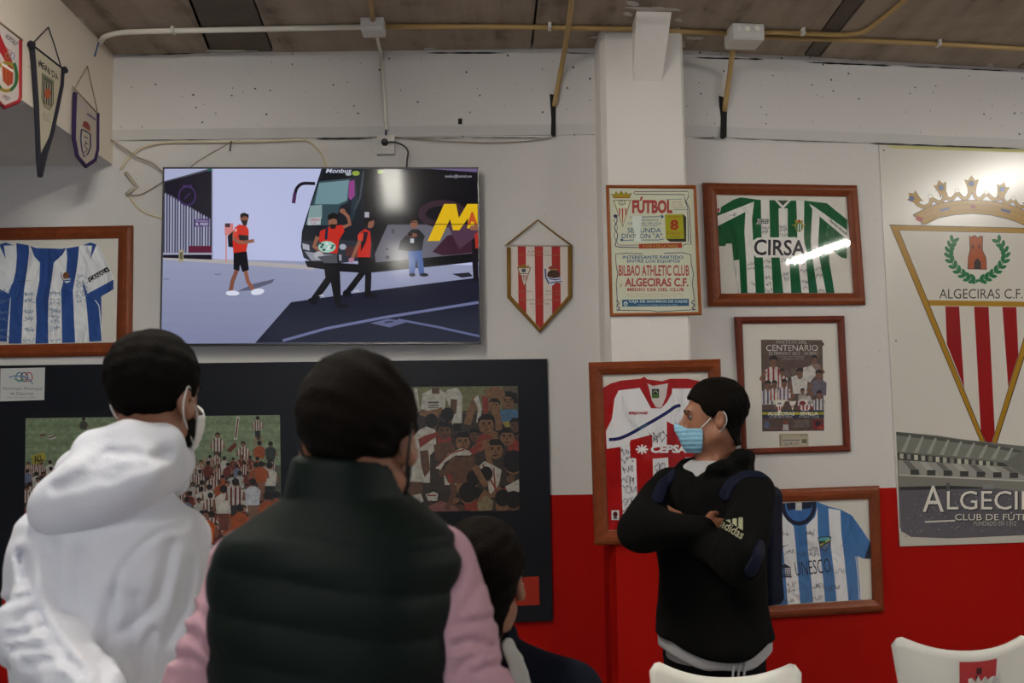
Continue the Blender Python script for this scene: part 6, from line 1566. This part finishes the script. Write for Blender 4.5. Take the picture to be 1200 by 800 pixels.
def f_tee4(P):
    d = torso4(P, -.004, .775)
    d = smax(d + .006, (.772 + .018 * np.sin(P[:, 0] * 22) + .045 * np.clip((P[:, 0] - t4[0]) / .18, -1, 1) ** 2) - P[:, 2], .006)
    low = smax(torso4(P, -.002, .78) + folds(P, .003, 40, 61, 4), P[:, 2] - .89, .01); low = smax(low, (.795 + .04 * np.clip((P[:, 0] - t4[0]) / .18, -1, 1) ** 2 + .004 * np.sin(P[:, 0] * 40)) - P[:, 2], .006)
    d = np.minimum(d + .012, low)
    nk = s_cone(P, at(826, 550, 3.36), at(820, 566, 3.30), .058, .05)
    d = smin(d, s_path(P, nring(.066, .0), [.014] * 13, .01), .02)
    return d
M_tee = mat('grey_white_tshirt', (0.36, 0.35, 0.36), rough=0.9, bump=.1, bscale=200)
surface('t_shirt', f_tee4, (.38, 3.05, .70), (1.0, 3.75, 1.52), .006, M_tee, p4)
tr4 = legs(p4, (t4[0], t4[1], 0), yw4, M_blackcloth, M_shoew, z0=.88)
for i, x in enumerate((860, 866.5, 873)):
    tube('trouser_stripe', [at(x, 776, 3.225), at(x - 1, 790, 3.222), at(x - 2, 812, 3.224)], .0042, M_tee, tr4, seg=6)
# brand mark on the sleeve: three slanted bars above the word
def on_sleeve(px, py):                     # first hit of the view ray with the jacket, to know where the cloth is
    d = ray(px, py); d = d / np.linalg.norm(d); t = 2.6
    for _ in range(60):
        e = float(f_jacket4((CAM + d * t)[None])[0]); t += e * .7
        if abs(e) < 2e-4: break
    return CAM + d * t
mk = {q: on_sleeve(*q) for q in ((842, 610), (870, 606), (868, 628))}
u_ = mk[(870, 606)] - mk[(842, 610)]; u_ /= np.linalg.norm(u_); v_ = mk[(868, 628)] - mk[(870, 606)]; nrm = np.cross(u_, -v_); nrm /= np.linalg.norm(nrm)
SP = Plane(mk[(842, 610)] * .34 + mk[(870, 606)] * .33 + mk[(868, 628)] * .33, u_, np.cross(nrm, u_))
if np.dot(SP.n, CAM - SP.o) < 0: SP.n = -SP.n
p = Print(SP, .010, (737.5, 569, 8.0))
LG = '77755f'
for q in ([(905, 322), (945, 316), (950, 345), (935, 342)], [(968, 308), (1005, 304), (1008, 384), (966, 352)], [(1024, 298), (1064, 296), (1064, 416), (1022, 392)]): p.poly(q, LG)
p.text('adidas', 848, 366, 1086, 448, LG, rot=31, bold=.01)
mk_ = p.build('sleeve_mark', M_flag, jk)
b = mk_.data
bvh_pts = np.array([v.co[:] for v in b.vertices])
for i, v in enumerate(b.vertices):            # press the mark onto the cloth
    d = (np.array(v.co) - CAM); L = np.linalg.norm(d); d /= L; t = L - .05
    for _ in range(40):
        e_ = float(f_jacket4((CAM + d * t)[None])[0]); t += e_ * .7
        if abs(e_) < 3e-4: break
    v.co = Vector(CAM + d * (t - .0035))
# ---------------------------------------------------------------- backpack on his back
M_pack = mat('navy_backpack_nylon', (0.0018, 0.0035, 0.016), rough=0.7, bump=.15, bscale=240, spec=.15)
bk = empty('backpack', tw4(0, -.25, .95)); tag(bk, 'dark navy backpack on the back of the man with crossed arms', 'backpack')
def f_pack(P):
    q = T4(P) - V3(0, -.185, 1.16); a = np.abs(q) - V3(.120, .030, .17)
    d = np.linalg.norm(np.maximum(a, 0), axis=1) + np.minimum(a.max(1), 0) - .03
    return d + folds(P, .003, 30, 71, 4)
surface('main_bag', f_pack, tw4(0, -.21, 1.16) - V3(.28, .28, .26), tw4(0, -.21, 1.16) + V3(.28, .28, .26), .009, M_pack, bk)
def f_pk2(P):
    q = T4(P) - V3(0, -.235, 1.09); a = np.abs(q) - V3(.080, .012, .075); return np.linalg.norm(np.maximum(a, 0), axis=1) + np.minimum(a.max(1), 0) - .025
surface('front_pocket', f_pk2, tw4(0, -.29, 1.08) - V3(.2, .2, .16), tw4(0, -.29, 1.08) + V3(.2, .2, .16), .008, M_pack, bk)
def strap(pxs):
    pts = [on_sleeve(*q) for q in pxs]
    def f(P):
        d = None
        for i in range(len(pts) - 1):
            e = s_cone(P, pts[i], pts[i + 1], .021, .021); d = e if d is None else np.minimum(d, e)
        return np.maximum(d, np.abs(f_jacket4(P) - .001) - .005)
    surface('shoulder_strap', f, np.min(pts, 0) - .04, np.max(pts, 0) + .04, .004, M_pack, bk)
strap([(890, 556), (872, 556), (858, 566), (850, 580)]); strap([(788, 556), (778, 566), (770, 585)]); strap([(880, 668), (888, 650), (892, 640)])
# ================================================================ chairs
M_chair = mat('cream_moulded_plastic', (0.88, 0.85, 0.77), rough=0.32, spec=.4)
M_chrome = mat('chromed_steel', (0.55, 0.55, 0.56), rough=0.2, metal=1.0)
def chair(loc, rz, label, top=.80, hw=.235, horn=.045, sticker=False):
    e = empty('moulded_chair', (loc[0], loc[1], 0), rz); tag(e, label, 'chair', 'cream moulded chairs')
    # one curved shell: u across, v from the seat front over the bend to the back's top edge
    prof = [(.22, .435), (.18, .448), (.08, .445), (-.04, .438), (-.13, .437), (-.178, .452), (-.205, .49), (-.222, .56), (-.240, .68), (-.262, top)]
    wid = [.185, .205, .205, .200, .180, .155, .150, .185, .215, hw]
    pr = smooth_path([(a, b, 0) for a, b in prof], 5); wd = np.interp(np.linspace(0, 1, len(pr)), np.linspace(0, 1, len(wid)), wid)
    nu = 28; nv = len(pr)
    def pt(u, s):
        i = s * (nv - 1); a = int(min(nv - 2, max(0, math.floor(i)))); t = i - a
        q = pr[a] * (1 - t) + pr[a + 1] * t; w_ = wd[a] * (1 - t) + wd[a + 1] * t
        bk_ = max(0, (s - .62) / .38)
        dip = bk_ ** 1.6 * horn * (abs(u) ** 2.2 - .55) * 1.3
        rnd = -.046 * max(0, (abs(u) - .84) / .16) ** 2.2 * max(0, (s - .90) / .10)
        return (u * w_, q[0] + .045 * bk_ * u * u, q[1] + dip + rnd + .012 * u * u * (1 - min(1, s * 1.6)))
    V = [pt(-1 + 2 * k / nu, i / (nv - 1)) for i in range(nv) for k in range(nu + 1)]
    Fc = [(i * (nu + 1) + k, i * (nu + 1) + k + 1, (i + 1) * (nu + 1) + k + 1, (i + 1) * (nu + 1) + k) for i in range(nv - 1) for k in range(nu)]
    sh = mesh('shell', V, Fc, M_chair, e, smooth=True, local=True)
    md = sh.modifiers.new('thickness', 'SOLIDIFY'); md.thickness = .011; md.offset = 0
    for sx in (-1, 1):
        for sy, y0, y1 in ((1, .10, .21), (-1, -.10, -.23)):
            Vt, Ft = tube_data(smooth_path([(sx * .05, y0 * .6, .425), (sx * .13, y0, .418), (sx * .165, y0 * 1.25, .39), (sx * .20, y1, .012)], 4), .010, 8); mesh('leg', Vt, Ft, M_chrome, e, smooth=True, local=True)
            Vt, Ft = tube_data([(sx * .20, y1, 0), (sx * .20, y1, .02)], .013, 8); mesh('foot_cap', Vt, Ft, M_tvb, e, local=True)
    if sticker:
        def patch(name, u0, u1, s0, s1, off, m, jag=None, n=8):
            V = []
            for i in range(n + 1):
                for k in range(n + 1):
                    u = u0 + (u1 - u0) * k / n; s = s0 + (s1 - s0) * i / n
                    if jag: s += jag * (i / n) * math.sin(k * 2.7) ; o = off + abs(jag) * .35 * math.sin(k * 1.9 + i * 2.3)
                    else: o = off
                    x, y, z = pt(u, s); V.append((x, y - o, z))
            return mesh(name, V, [(i * (n + 1) + k, i * (n + 1) + k + 1, (i + 1) * (n + 1) + k + 1, (i + 1) * (n + 1) + k) for i in range(n) for k in range(n)], m, e, local=True)
        M_lab = mat('red_paper_label', (0.50, 0.035, 0.04), rough=.5)
        lb = patch('red_label', -.12, .44, .84, .975, .0075, M_lab)
        dk = mat('label_ink', (0.05, 0.005, 0.006), rough=.6)
        patch('printed_head', .13, .21, .945, .960, .0080, dk, n=3); patch('printed_body', .12, .17, .925, .942, .0080, dk, n=3)
        patch('torn_paper', .00, .50, .80, .935, .013, mat('crumpled_white_paper', (0.62, 0.60, 0.56), rough=.8), jag=.008, n=10)
    return e
ca = at(838, 783, 3.12); cb = at(1131, 757, 3.42)
ch1 = chair((ca[0], ca[1] - .25), math.radians(180 - 6), 'cream moulded chair in front of the man with crossed arms', top=.845, hw=.225, horn=.055)
ch2 = chair((cb[0], cb[1] + .25), math.radians(0), 'cream moulded chair with a red label on its back', top=.845, sticker=True)
ch3 = chair((t3[0], t3[1] + .07), 0, 'cream moulded chair under the seated man in navy')
